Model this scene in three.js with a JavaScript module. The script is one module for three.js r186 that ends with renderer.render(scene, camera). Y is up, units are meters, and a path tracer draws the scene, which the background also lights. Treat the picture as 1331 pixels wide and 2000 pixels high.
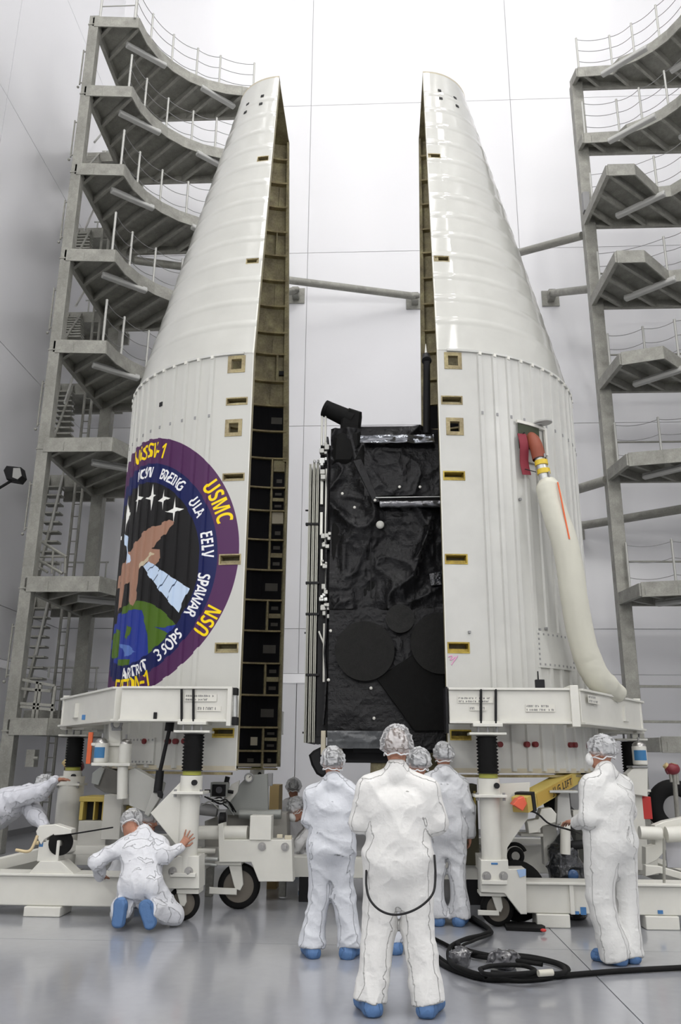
import * as THREE from 'three';
import { RoundedBoxGeometry } from 'three/addons/geometries/RoundedBoxGeometry.js';
import { mergeGeometries, mergeVertices, toCreasedNormals } from 'three/addons/utils/BufferGeometryUtils.js';
import { RectAreaLightUniformsLib } from 'three/addons/lights/RectAreaLightUniformsLib.js';

// ---------------------------------------------------------------- camera, light, exposure
const scene = new THREE.Scene();
scene.background = new THREE.Color(0x777777);
const FPX = 1600, PITCH = 16.7 * Math.PI / 180, YAW = 2.9 * Math.PI / 180, ROLL = 0.5 * Math.PI / 180;
const EYE = new THREE.Vector3(0, 1.65, 0);
const V = (x, y, z) => new THREE.Vector3(x, y, z);
const fwd = V(-Math.sin(YAW) * Math.cos(PITCH), Math.sin(PITCH), -Math.cos(YAW) * Math.cos(PITCH));
const r0 = V(Math.cos(YAW), 0, -Math.sin(YAW)), u0 = r0.clone().cross(fwd);
const RT = r0.clone().multiplyScalar(Math.cos(ROLL)).addScaledVector(u0, Math.sin(ROLL));
const UP = u0.clone().multiplyScalar(Math.cos(ROLL)).addScaledVector(r0, -Math.sin(ROLL));
const camera = new THREE.PerspectiveCamera(2 * Math.atan(1000 / FPX) * 180 / Math.PI, 1331 / 2000, 0.1, 200);
camera.position.copy(EYE);
camera.quaternion.setFromRotationMatrix(new THREE.Matrix4().makeBasis(RT, UP, fwd.clone().negate()));
scene.add(camera);

const renderer = new THREE.WebGLRenderer({ antialias: true });
renderer.toneMapping = THREE.LinearToneMapping;
renderer.toneMappingExposure = 0.535;
renderer.shadowMap.enabled = true;
RectAreaLightUniformsLib.init();

const ROOM = { x0: -8.2, x1: 11.5, z0: -20.4, z1: 14, top: 36 };
const LAMP = { power: 52, size: 1.5 };                       // high-bay lamps under the roof
const FLOOD = { power: 62, w: 1.6, h: 1.0 };                  // wall flood lamps behind the camera
const lampSpots = [];
for (const z of [-10, -3.5, 3.5, 10]) for (const x of [-6, -1, 4, 9]) lampSpots.push([x, z]);

// ---------------------------------------------------------------- helpers
function rng(seed) { let s = seed >>> 0; return () => { s = (s + 0x6D2B79F5) >>> 0; let t = s; t = Math.imul(t ^ (t >>> 15), t | 1); t ^= t + Math.imul(t ^ (t >>> 7), t | 61); return ((t ^ (t >>> 14)) >>> 0) / 4294967296; }; }
function hash3(x, y, z) { let h = Math.imul(x, 374761393) ^ Math.imul(y, 668265263) ^ Math.imul(z, 2147483647 - 1274126177); h = Math.imul(h ^ (h >>> 13), 1274126177); return ((h ^ (h >>> 16)) >>> 0) / 4294967295; }
function noise(x, y, z) {
  const xi = Math.floor(x), yi = Math.floor(y), zi = Math.floor(z); let fx = x - xi, fy = y - yi, fz = z - zi;
  fx = fx * fx * (3 - 2 * fx); fy = fy * fy * (3 - 2 * fy); fz = fz * fz * (3 - 2 * fz);
  const L = (a, b, t) => a + (b - a) * t, H = hash3;
  return L(L(L(H(xi, yi, zi), H(xi + 1, yi, zi), fx), L(H(xi, yi + 1, zi), H(xi + 1, yi + 1, zi), fx), fy),
    L(L(H(xi, yi, zi + 1), H(xi + 1, yi, zi + 1), fx), L(H(xi, yi + 1, zi + 1), H(xi + 1, yi + 1, zi + 1), fx), fy), fz);
}
function fbm(x, y, z, o = 4) { let s = 0, a = .5, f = 1, n = 0; for (let i = 0; i < o; i++) { s += a * noise(x * f + i * 17.3, y * f, z * f); n += a; a *= .5; f *= 2.03; } return s / n; }
const ridge = (x, y, z, o = 3) => { let s = 0, a = .5, f = 1, n = 0; for (let i = 0; i < o; i++) { s += a * (1 - Math.abs(2 * noise(x * f + i * 9.1, y * f, z * f) - 1)); n += a; a *= .5; f *= 2.1; } return s / n; };

// a pixel of the photograph as a direction; the distance comes from the plane it is met with
const dir = (px, py) => RT.clone().multiplyScalar((px - 665.5) / FPX).addScaledVector(UP, (1000 - py) / FPX).add(fwd);
const atZ = (px, py, z) => { const d = dir(px, py); return EYE.clone().addScaledVector(d, (z - EYE.z) / d.z); };
const atY = (px, py, y) => { const d = dir(px, py); return EYE.clone().addScaledVector(d, (y - EYE.y) / d.y); };
const atX = (px, py, x) => { const d = dir(px, py); return EYE.clone().addScaledVector(d, (x - EYE.x) / d.x); };

const taken = {};
function numbered(n) { const k = taken[n] = (taken[n] ?? -1) + 1; return k ? n + '_' + String(k).padStart(3, '0') : n; }
function clean(g) {
  if (!g.attributes.normal) g.computeVertexNormals();
  let q = g.index ? g.toNonIndexed() : g;
  for (const k of Object.keys(q.attributes)) if (!['position', 'normal', 'uv', 'color'].includes(k)) q.deleteAttribute(k);
  return q;
}
function metricUV(g) {
  const p = g.attributes.position, n = g.attributes.normal, uv = new Float32Array(p.count * 2);
  for (let i = 0; i < p.count; i++) {
    const ax = Math.abs(n.getX(i)), ay = Math.abs(n.getY(i)), az = Math.abs(n.getZ(i));
    if (ay > ax && ay > az) { uv[2 * i] = p.getX(i); uv[2 * i + 1] = p.getZ(i); }
    else if (ax > az) { uv[2 * i] = p.getZ(i); uv[2 * i + 1] = p.getY(i); }
    else { uv[2 * i] = p.getX(i); uv[2 * i + 1] = p.getY(i); }
  }
  g.setAttribute('uv', new THREE.BufferAttribute(uv, 2)); return g;
}
function join(geos, keep) {
  const a = (Array.isArray(geos) ? geos : [geos]).map(clean);
  if (a.length === 1 && keep) return a[0];
  const hasC = a.some(g => g.attributes.color);
  for (const g of a) { if (!keep || !g.attributes.uv) metricUV(g); if (hasC && !g.attributes.color) g.setAttribute('color', new THREE.BufferAttribute(new Float32Array(g.attributes.position.count * 3).fill(1), 3)); }
  return a.length === 1 ? a[0] : mergeGeometries(a);
}
function part(name, geos, mat, parent, label, keep) {
  const m = new THREE.Mesh(join(geos, keep), mat); m.castShadow = m.receiveShadow = true; m.name = name;
  if (label) m.userData.label = label;
  parent.add(m); return m;
}
function sub(name, parent) { const g = new THREE.Group(); g.name = name; parent.add(g); return g; }
function thing(name, label, category, group, base) {
  const g = new THREE.Group(); g.name = numbered(name); g.userData = { label, category }; if (group) g.userData.group = group; scene.add(g);
  return g;
}
function single(name, geos, mat, label, category, group, keep) {
  const m = part(numbered(name), geos, mat, scene, label, keep); m.userData.category = category; if (group) m.userData.group = group; return m;
}
// move a finished group's origin to the base of its geometry
function rebase(g) {
  const b = new THREE.Box3().setFromObject(g), c = b.getCenter(V(0, 0, 0)); c.y = b.min.y;
  g.position.copy(c); for (const k of g.children) k.position.sub(c);
}
function structure(o) { o.userData.kind = 'structure'; return o; }

// geometry shorthands (metres, world axes)
const bx = (x0, x1, y0, y1, z0, z1, r = .006) => {
  const w = Math.abs(x1 - x0), h = Math.abs(y1 - y0), d = Math.abs(z1 - z0), m = Math.min(w, h, d);
  const g = r > 0 && m > .004 ? new RoundedBoxGeometry(w, h, d, 1, Math.min(r, m * .45)) : new THREE.BoxGeometry(w, h, d);
  g.translate((x0 + x1) / 2, (y0 + y1) / 2, (z0 + z1) / 2); return g;
};
// box whose front face covers a pixel rectangle at distance z, d deep
const pb = (px0, py0, px1, py1, z, d, r) => {
  const cx = (px0 + px1) / 2, cy = (py0 + py1) / 2;
  return bx(atZ(px0, cy, z).x, atZ(px1, cy, z).x, atZ(cx, py1, z).y, atZ(cx, py0, z).y, z - d, z, r);
};
const Q = new THREE.Quaternion();
function orient(g, a, b) { const d = b.clone().sub(a), l = d.length(); Q.setFromUnitVectors(V(0, 1, 0), d.divideScalar(l)); g.applyQuaternion(Q); g.translate((a.x + b.x) / 2, (a.y + b.y) / 2, (a.z + b.z) / 2); return g; }
const rod = (a, b, r, r2 = r, n = 14) => orient(new THREE.CylinderGeometry(r2, r, a.distanceTo(b), n), a, b);
// rectangular beam from a to b, w across (horizontal), h the other way
function bar(a, b, w, h, rr = .004) {
  const l = a.distanceTo(b), y = b.clone().sub(a).normalize();
  const ref = Math.abs(y.y) > .95 ? V(0, 0, 1) : V(0, 1, 0), x = y.clone().cross(ref).normalize(), z = x.clone().cross(y);
  const g = new RoundedBoxGeometry(w, l, h, 1, Math.min(rr, w * .45, h * .45));
  g.applyMatrix4(new THREE.Matrix4().makeBasis(x, y, z)); g.translate((a.x + b.x) / 2, (a.y + b.y) / 2, (a.z + b.z) / 2); return g;
}
const tube = (pts, r, seg = 8, n = 0) => new THREE.TubeGeometry(new THREE.CatmullRomCurve3(pts), n || pts.length * 8, r, seg);
// plate with an outline in x,y at depth z (front), d thick
function plate(xy, z, d, bev = .006) {
  const s = new THREE.Shape(xy.map(p => new THREE.Vector2(p[0], p[1])));
  const g = new THREE.ExtrudeGeometry(s, { depth: d - 2 * bev, bevelEnabled: bev > 0, bevelSize: bev, bevelThickness: bev, bevelOffset: -bev, bevelSegments: 1 });
  g.translate(0, 0, z - d + bev); return g;
}
const pplate = (pxs, z, d, bev) => plate(pxs.map(([x, y]) => { const p = atZ(x, y, z); return [p.x, p.y]; }), z, d, bev);
// slab with an outline in x,z between two heights
function slab(xz, y0, y1, bev = 0) {
  const s = new THREE.Shape(xz.map(p => new THREE.Vector2(p[0], -p[1])));
  const g = new THREE.ExtrudeGeometry(s, { depth: y1 - y0, bevelEnabled: false }); g.rotateX(-Math.PI / 2); g.translate(0, y0, 0); return g;
}
const lathe = (prof, n = 24) => new THREE.LatheGeometry(prof.map(p => new THREE.Vector2(p[0], p[1])), n);
const ball = (c, r, sx = 1, sy = 1, sz = 1, n = 14) => { const g = new THREE.SphereGeometry(r, n, Math.round(n * .7)); g.scale(sx, sy, sz); g.translate(c.x, c.y, c.z); return g; };

// ---------------------------------------------------------------- materials
function dataTex(w, h, f, srgb, rep) {
  const d = new Uint8Array(w * h * 4);
  for (let j = 0; j < h; j++) for (let i = 0; i < w; i++) { const c = f(i / w, j / h, i, j), o = 4 * (j * w + i); if (typeof c === 'number') { d[o] = d[o + 1] = d[o + 2] = c * 255; } else { d[o] = c[0] * 255; d[o + 1] = c[1] * 255; d[o + 2] = c[2] * 255; } d[o + 3] = 255; }
  const t = new THREE.DataTexture(d, w, h); t.wrapS = t.wrapT = THREE.RepeatWrapping; t.magFilter = THREE.LinearFilter; t.minFilter = THREE.LinearMipmapLinearFilter; t.generateMipmaps = true;
  if (srgb) t.colorSpace = THREE.SRGBColorSpace; if (rep) t.repeat.set(rep, rep); t.needsUpdate = true; return t;
}
// tiling noise
const tn = (u, v, f, seed, o = 4) => { const w = (a, b) => { const i = Math.floor(a); return [i, a - i]; }; let s = 0, am = .5, n = 0; for (let k = 0; k < o; k++) { const F = f << k; const [xi, fx0] = w(u * F), [yi, fy0] = w(v * F); const fx = fx0 * fx0 * (3 - 2 * fx0), fy = fy0 * fy0 * (3 - 2 * fy0); const H = (x, y) => hash3(((x % F) + F) % F, ((y % F) + F) % F, seed + k); s += am * ((H(xi, yi) * (1 - fx) + H(xi + 1, yi) * fx) * (1 - fy) + (H(xi, yi + 1) * (1 - fx) + H(xi + 1, yi + 1) * fx) * fy); n += am; am *= .5; } return s / n; };
const cl = (v, a = 0, b = 1) => Math.min(b, Math.max(a, v));
const T = {
  smear: dataTex(512, 512, (u, v) => cl(.62 + .3 * tn(u, v, 4, 3, 5)), false, .11),
  steel: dataTex(512, 512, (u, v) => { const a = tn(u, v, 8, 21, 5), b = tn(u, v, 64, 5, 2); const k = .84 + .24 * (a - .5) + .1 * (b - .5); return [k, k, k * .985]; }, true, .8),
  floorC: dataTex(512, 512, (u, v) => { const a = tn(u, v, 5, 31, 5), b = tn(u, v, 90, 15, 2); const k = .96 + .05 * (a - .5) + .04 * (b - .5); return [k, k, k]; }, true, .17),
  floorR: dataTex(512, 512, (u, v) => cl(.6 + .3 * tn(u, v, 9, 77, 5)), false, .13),
  crinkle: dataTex(512, 512, (u, v) => { let r = 0, a = .6; for (let k = 0; k < 4; k++) { r += a * (1 - Math.abs(2 * tn(u, v, 6 << k, 50 + k, 2) - 1)); a *= .5; } return cl(r * .9); }, false, 1.6),
  paint: dataTex(256, 256, (u, v) => { const k = .95 + .06 * (tn(u, v, 6, 61, 5) - .5); return [k, k, k * .995]; }, true, .7),
  primer: dataTex(256, 256, (u, v) => { const a = tn(u, v, 5, 91, 5), b = tn(u, v, 40, 92, 2); const k = .8 + .4 * (a - .5) + .16 * (b - .5); return [k, k * (.97 + .05 * a), k * (.9 + .1 * b)]; }, true, 1.3),
  speck: dataTex(256, 256, (u, v) => { const k = .7 + .5 * (tn(u, v, 64, 12, 2) - .5) + .2 * (tn(u, v, 8, 13, 3) - .5); return [k, k, k]; }, true, 3),
  cloth: dataTex(512, 512, (u, v) => { let r = 0, a = .55; for (let k = 0; k < 4; k++) { r += a * (1 - Math.abs(2 * tn(u, v, 5 << k, 150 + k, 2) - 1)); a *= .5; } return cl(r); }, false, 2.2),
};
const lin = (r, g, b) => new THREE.Color().setRGB(r, g, b);
const mat = (c, rough, o = {}) => new THREE.MeshStandardMaterial({ color: Array.isArray(c) ? lin(...c) : c, roughness: rough, ...o });
const phys = (c, rough, o = {}) => new THREE.MeshPhysicalMaterial({ color: Array.isArray(c) ? lin(...c) : c, roughness: rough, ...o });
const K = {
  wall: phys([.80, .80, .82], .42, { roughnessMap: T.smear, clearcoat: .35, clearcoatRoughness: .22 }),
  joint: mat([.55, .55, .56], .7),
  ceiling: mat([.7, .7, .7], .8),
  floor: phys([.36, .37, .40], .55, { map: T.floorC, roughnessMap: T.floorR, clearcoat: 1, clearcoatRoughness: .13 }),
  floorJoint: mat([.2, .2, .22], .7),
  steel: mat([.45, .445, .41], .55, { map: T.steel, metalness: .25 }),
  rail: mat([.5, .5, .47], .45, { metalness: .3 }),
  wire: mat([.3, .3, .3], .5, { metalness: .4 }),
  fixture: mat([.5, .5, .48], .5),
  white: mat([.80, .79, .73], .38, { map: T.paint }),
  whiteMatt: mat([.74, .73, .68], .6, { map: T.paint }),
  skin: phys([.63, .63, .60], .42, { map: T.paint, clearcoat: .25, clearcoatRoughness: .3 }),
  cone: phys([.57, .57, .53], .35, { map: T.paint, clearcoat: .9, clearcoatRoughness: .1 }),
  primer: mat([.50, .44, .27], .6, { map: T.primer }),
  tan: mat([.56, .47, .27], .6, { map: T.primer }),
  yellowPrimer: mat([.68, .5, .08], .55, { map: T.primer }),
  acoustic: phys([.005, .005, .007], .85, { specularIntensity: .5 }),
  patch: mat([.09, .085, .075], .8),
  foil: phys([.008, .008, .009], .42, { bumpMap: T.crinkle, bumpScale: .012, specularIntensity: .55 }),
  foilMatt: phys([.009, .009, .0085], .8, { map: T.speck, specularIntensity: .45 }),
  foilShiny: phys([.02, .022, .026], .12, { bumpMap: T.crinkle, bumpScale: .012, clearcoat: 1, clearcoatRoughness: .05 }),
  black: phys([.009, .009, .01], .55, { specularIntensity: .6 }),
  rubber: phys([.008, .008, .008], .75, { specularIntensity: .4 }),
  chrome: mat([.45, .44, .42], .3, { metalness: .9 }),
  panelGrey: mat([.30, .31, .29], .4, { metalness: .35 }),
  silver: mat([.55, .56, .54], .35, { metalness: .6 }),
  yellow: mat([.72, .52, .04], .45), yellowDull: mat([.6, .46, .12], .55), red: mat([.5, .03, .025], .5), orange: mat([.75, .14, .04], .5),
  blue: mat([.06, .19, .42], .5), cardboard: mat([.45, .33, .15], .8), beige: mat([.55, .5, .38], .6), grey: mat([.28, .28, .28], .5),
};
// ---------------------------------------------------------------- the room
{
  const { x0, x1, z0, z1, top } = ROOM, g = .009;
  const fl = structure(sub('floor', scene));
  part('subfloor', bx(x0, x1, -.3, -.03, z0, z1, 0), K.floorJoint, fl);
  const xs = [x0, -4.3, 1.7, 7.7, x1], zs = [z0, -14.3, -8.35, -2.4, 3.6, 9, z1];
  for (let i = 0; i + 1 < xs.length; i++) for (let j = 0; j + 1 < zs.length; j++)
    part('floor_slab', bx(xs[i] + g / 2, xs[i + 1] - g / 2, -.03, 0, zs[j] + g / 2, zs[j + 1] - g / 2, 0), K.floor, fl);
  structure(part('ceiling', bx(x0 - .3, x1 + .3, top, top + .3, z0 - .3, z1 + .3, 0), K.ceiling, scene));
  const hs = [3.62, 4.73, 10.19, 15.56, 20.76, 26, top];
  const ledge = 3.36;
  // panelled wall: thick backing, panels 3 cm proud with open joints, a thicker dado below a sloped ledge
  function wall(name, along, a, b, seams, trimName) {
    const w = structure(sub(name, scene));
    const P = along === 'x' ? (u0, u1, y0, y1, d0, d1) => bx(u0, u1, y0, y1, a + d0 * b, a + d1 * b, 0) : (u0, u1, y0, y1, d0, d1) => bx(a + d0 * b, a + d1 * b, y0, y1, u0, u1, 0);
    const lo = seams[0], hi = seams[seams.length - 1];
    part('backing', P(lo, hi, 0, top, -.3, 0), K.joint, w);
    const j = .016;
    for (let i = 0; i + 1 < seams.length; i++) {
      for (let k = 0; k + 1 < hs.length; k++) part('wall_panel', P(seams[i] + j / 2, seams[i + 1] - j / 2, hs[k] + j / 2, hs[k + 1] - j / 2, -.01, .03), K.wall, w);
      part('dado_panel', P(seams[i] + j / 2, seams[i + 1] - j / 2, .12, ledge, -.01, .33), K.wall, w);
    }
    const t = along === 'x'
      ? slabZ(lo, hi, a, b) : slabX(lo, hi, a, b);
    structure(part(trimName, t, K.wall, scene));
    structure(part(trimName.replace('trim', 'baseboard').replace(/_\d+$/, '_' + name.slice(5)), P(lo, hi, 0, .12, 0, .35), K.grey, scene));
  }
  // sloped ledge: cross-section (depth, height)
  const prof = [[0, ledge], [.34, ledge], [.34, ledge + .02], [.03, 3.62], [0, 3.62]];
  function slabZ(lo, hi, a, b) { const s = new THREE.Shape(prof.map(p => new THREE.Vector2(p[0] * b, p[1]))); const e = new THREE.ExtrudeGeometry(s, { depth: hi - lo, bevelEnabled: false }); e.rotateY(-Math.PI / 2); e.scale(1, 1, 1); e.translate(hi, 0, a); return e; }
  function slabX(lo, hi, a, b) { const s = new THREE.Shape(prof.map(p => new THREE.Vector2(a + p[0] * b, p[1]))); const e = new THREE.ExtrudeGeometry(s, { depth: hi - lo, bevelEnabled: false }); e.translate(0, 0, lo); return e; }
  wall('wall_back', 'x', z0, 1, [x0, -8.1 + 0, -2.04, 4.0, 10.0, x1].filter((v, i) => i !== 1), 'trim_1');
  wall('wall_left', 'z', x0, 1, [z0, -14.3, -8.3, -2.3, 3.7, 9.7, z1], 'trim_2');
  wall('wall_right', 'z', x1, -1, [z0, -14.3, -8.3, -2.3, 3.7, 9.7, z1], 'trim_3');
  wall('wall_front', 'x', z1, -1, [x0, -2.04, 4.0, 10.0, x1], 'trim_4');
  const flood = (x, y, z, face, label) => { // wall flood lamps: housing, glass, area light just in front of the glass
    const t = thing('wall_flood_lamp', label, 'lamp', 'wall flood lamps'), w = FLOOD.w, h = FLOOD.h, g = new THREE.Group();
    part('housing', bx(-w / 2 - .06, w / 2 + .06, -h / 2 - .06, h / 2 + .06, -.28, -.02, .02), K.grey, g); part('glass', bx(-w / 2, w / 2, -h / 2, h / 2, -.02, 0, 0), new THREE.MeshStandardMaterial({ color: 0xffffff, emissive: lin(1, .99, .97), emissiveIntensity: FLOOD.power * .5, roughness: .4 }), g);
    part('bracket', [bx(-.06, .06, -.2, .2, -.5, -.28)], K.grey, g); t.add(g); g.name = 'lamp_head'; t.position.set(x, y, z); t.lookAt(face);
    const l = new THREE.RectAreaLight(lin(1, .985, .965), FLOOD.power, w, h), d = face.clone().sub(t.position).normalize(); l.position.copy(t.position).addScaledVector(d, .02); l.lookAt(face); l.castShadow = true; scene.add(l);
  };
  for (const x of [-5.6, -1, 4, 8.8]) flood(x, 9.5, z1 - .62, V(x * .6 + .3, 4.2, -10), 'broad flood lamp on the wall behind the photographer');
  flood(x1 - .62, 10, -2.5, V(-8, 6, -15.5), 'broad flood lamp on the side wall nearest the notched-deck tower');
  flood(x0 + .62, 10, .5, V(9, 6, -16.5), 'broad flood lamp on the side wall nearest the ladder tower');
  for (const [x, z] of lampSpots) {
    const t = thing('high_bay_lamp', 'square white high-bay lamp hanging under the cleanroom roof', 'lamp', 'lamps under the roof'), s = LAMP.size / 2, y = top - .9;
    part('housing', [bx(x - s - .05, x + s + .05, y + .03, y + .2, z - s - .05, z + s + .05), rod(V(x, y + .2, z), V(x, top - .005, z), .03)], K.white, t);
    part('diffuser', bx(x - s, x + s, y, y + .03, z - s, z + s, 0), new THREE.MeshStandardMaterial({ color: 0xffffff, emissive: lin(1, .99, .97), emissiveIntensity: LAMP.power * .5, roughness: .5 }), t);
    rebase(t);
    const l = new THREE.RectAreaLight(lin(1, .985, .96), LAMP.power, LAMP.size, LAMP.size);
    l.position.set(x, y - .02, z); l.rotation.x = -Math.PI / 2; l.castShadow = true; scene.add(l);
  }
}
// ---------------------------------------------------------------- the two fairing halves
const FR = { R: 2.13, cz: -11.8, h0: 1.52, hc: 6.75, ht: 12.6, rt: .78 };
const coneR = h => h <= FR.hc ? FR.R : FR.R + (FR.rt - FR.R) * (h - FR.hc) / (FR.ht - FR.hc);
const shellP = (cx, side, r, th, h) => V(cx + side * r * Math.sin(th), h, FR.cz + r * Math.cos(th));
// curved block between two radii (functions of height), two heights and two angles
function sector(cx, side, rO, rI, h0, h1, t0, t1, n = 6, m = 1) {
  const f = v => typeof v === 'function' ? v : () => v, O = f(rO), I = f(rI), pos = [];
  const quad = (a, b, c, d) => { if (side < 0) pos.push(a, b, c, a, c, d); else pos.push(a, c, b, a, d, c); };
  const P = (r, t, h) => shellP(cx, side, r, t, h);
  for (let j = 0; j < m; j++) {
    const ha = h0 + (h1 - h0) * j / m, hb = h0 + (h1 - h0) * (j + 1) / m;
    for (let i = 0; i < n; i++) {
      const a = t0 + (t1 - t0) * i / n, b = t0 + (t1 - t0) * (i + 1) / n;
      quad(P(O(ha), b, ha), P(O(ha), a, ha), P(O(hb), a, hb), P(O(hb), b, hb));
      quad(P(I(ha), a, ha), P(I(ha), b, ha), P(I(hb), b, hb), P(I(hb), a, hb));
      if (j === 0) quad(P(I(ha), b, ha), P(I(ha), a, ha), P(O(ha), a, ha), P(O(ha), b, ha));
      if (j === m - 1) quad(P(O(hb), b, hb), P(O(hb), a, hb), P(I(hb), a, hb), P(I(hb), b, hb));
    }
    quad(P(O(ha), t0, ha), P(I(ha), t0, ha), P(I(hb), t0, hb), P(O(hb), t0, hb));
    quad(P(I(ha), t1, ha), P(O(ha), t1, ha), P(O(hb), t1, hb), P(I(hb), t1, hb));
  }
  const g = new THREE.BufferGeometry().setFromPoints(pos); g.computeVertexNormals(); return g;
}
// where a pixel meets the outer skin (or the far inside) of a half
function onShell(px, py, cx, far) {
  const d = dir(px, py); let r = FR.R, p;
  for (let k = 0; k < 12; k++) {
    const a = d.x * d.x + d.z * d.z, ox = EYE.x - cx, oz = EYE.z - FR.cz, b = 2 * (d.x * ox + d.z * oz), c = ox * ox + oz * oz - r * r, q = Math.sqrt(Math.max(0, b * b - 4 * a * c));
    p = EYE.clone().addScaledVector(d, (-b + (far ? q : -q)) / (2 * a)); r = coneR(p.y) - (far ? .1 : 0);
  }
  return { h: p.y, th: Math.atan2(Math.abs(p.x - cx), p.z - FR.cz), p };
}
function emblemTexture() {
  const W = 1536, H = 1560, S = 3.6, HH = 3.656, c = document.createElement('canvas'); c.width = W; c.height = H;
  const x = c.getContext('2d'), m = W / S; x.fillStyle = '#c5c5bf'; x.fillRect(0, 0, W, H);
  // canvas right is the split line; (s, h) in metres along the skin
  const X = s => W - s * m, Y = h => H - (h - 2.2) * (H / HH), R = v => v * m;
  const disc = (s, h, r, col) => { x.fillStyle = col; x.beginPath(); x.arc(X(s), Y(h), R(r), 0, 7); x.fill(); };
  disc(1.80, 4.06, 1.72, '#4e2652'); disc(1.80, 3.98, 1.45, '#0c1750'); disc(1.80, 3.96, 1.21, '#131213');
  x.save(); x.beginPath(); x.arc(X(1.80), Y(3.96), R(1.21), 0, 7); x.clip();
  // globe
  disc(1.72, 2.42, 1.14, '#26388f');
  x.fillStyle = '#4c6a1c';
  const blob = p => { x.beginPath(); p.forEach(([s, h], i) => i ? x.lineTo(X(s), Y(h)) : x.moveTo(X(s), Y(h))); x.closePath(); x.fill(); };
  x.save(); x.beginPath(); x.arc(X(1.72), Y(2.42), R(1.14), 0, 7); x.clip();
  blob([[2.2, 3.7], [1.3, 3.62], [.7, 3.4], [.75, 3.25], [1.0, 3.3], [.8, 3.2], [1.05, 3.16], [1.2, 3.18], [.9, 3.06], [1.1, 2.82], [1.3, 2.84], [1.36, 3.2], [1.5, 3.42], [1.7, 3.46], [2.1, 3.42]]);
  blob([[2.3, 3.3], [2.05, 3.2], [2.1, 2.9], [2.4, 2.8], [2.5, 3.1]]); blob([[1.85, 3.28], [1.72, 3.22], [1.78, 3.08], [1.92, 3.12]]); blob([[2.1, 2.85], [1.7, 2.82], [1.75, 2.6], [2.0, 2.45]]);
  x.fillStyle = '#5a78b8'; blob([[2.05, 3.05], [1.75, 3.0], [1.55, 2.9], [1.8, 2.86]]);
  x.restore();
  // stars
  x.fillStyle = '#f4f4ee';
  for (const [s, h, k] of [[1.01, 4.66, .24], [1.22, 4.84, .19], [1.47, 4.92, .19], [1.81, 4.97, .2], [2.19, 4.84, .26], [2.55, 4.6, .2]]) blob([[s, h + k], [s - .03, h + .03], [s - k * .62, h], [s - .03, h - .03], [s, h - k], [s + .03, h - .03], [s + k * .62, h], [s + .03, h + .03]]);
  // winged figure with solar panel wings
  x.fillStyle = '#a27c68';
  blob([[.98, 4.5], [1.08, 4.44], [1.13, 4.36], [1.3, 4.28], [1.36, 4.2], [1.2, 4.17], [1.18, 4.05], [1.3, 3.98], [1.5, 4.05], [1.62, 3.95], [1.68, 3.7], [1.62, 3.62], [1.74, 3.5], [1.86, 3.62], [1.9, 3.85], [2.1, 3.8], [2.16, 3.55], [2.3, 3.42], [2.28, 3.66], [2.2, 3.9], [2.5, 3.8], [2.4, 4.0], [2.1, 4.2], [1.8, 4.35], [1.5, 4.5], [1.25, 4.5], [1.1, 4.55]]);
  x.fillStyle = '#c8bca0'; blob([[1.38, 4.16], [1.32, 4.13], [1.6, 3.98], [1.64, 4.02]]);
  x.fillStyle = '#c6d8ee'; blob([[1.55, 4.0], [1.42, 4.05], [.70, 3.62], [.84, 3.33]]); blob([[2.1, 4.5], [2.3, 4.62], [2.0, 4.1], [1.92, 4.14]]);
  x.strokeStyle = '#38465c'; x.lineWidth = 5;
  for (const t of [.16, .34, .52, .72]) { x.beginPath(); x.moveTo(X(1.42 - .72 * t), Y(4.05 - .43 * t)); x.lineTo(X(1.55 - .71 * t), Y(4.0 - .67 * t)); x.stroke(); }
  x.restore();
  // ring lettering; angles from the split side, counter-clockwise positive
  function ring(txt, ang, r, size, col, ch, inward, sp = 1) {
    x.fillStyle = col; x.font = `bold ${Math.round(R(size))}px sans-serif`; x.textAlign = 'center'; x.textBaseline = 'middle';
    const ws = [...txt].map(k => x.measureText(k).width * sp * .72), tot = ws.reduce((a, b) => a + b, 0); let q = -tot / 2;
    [...txt].forEach((k, i) => {
      const off = (q + ws[i] / 2) / R(r); q += ws[i];
      const a = ang + (inward ? off : -off);
      x.save(); x.translate(X(1.80) + R(r) * Math.cos(a), Y(ch) - R(r) * Math.sin(a)); x.rotate(inward ? Math.PI / 2 - a + Math.PI : Math.PI / 2 - a); x.scale(.74, 1); x.fillText(k, 0, 0); x.restore();
    });
  }
  const D = Math.PI / 180, Yl = '#f6d800', Wt = '#f4f4f2';
  ring('WGS SV-1', 85 * D, 1.565, .29, Yl, 4.05, false, .92); ring('USMC', 25 * D, 1.575, .3, Yl, 4.05, false, 1); ring('USN', -31.5 * D, 1.605, .27, Yl, 4.05, true, 1); ring('STATION-1', -86 * D, 1.575, .28, Yl, 4.05, true, .9);
  ring('MCSW', 86 * D, 1.33, .2, Wt, 3.98, false, 1); ring('BOEING', 58 * D, 1.325, .2, Wt, 3.98, false, .92); ring('ULA', 31 * D, 1.325, .2, Wt, 3.98, false); ring('EELV', 8 * D, 1.325, .21, Wt, 3.98, false); ring('SPAWAR', -20 * D, 1.31, .21, Wt, 3.98, false, .9); ring('3 SOPS', -51 * D, 1.335, .21, Wt, 3.98, true, .95); ring('ARSTRAT', -80 * D, 1.335, .19, Wt, 3.98, true, .9);
  const t = new THREE.CanvasTexture(c); t.colorSpace = THREE.SRGBColorSpace; t.wrapS = t.wrapT = THREE.ClampToEdgeWrapping; return t;
}
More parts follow.
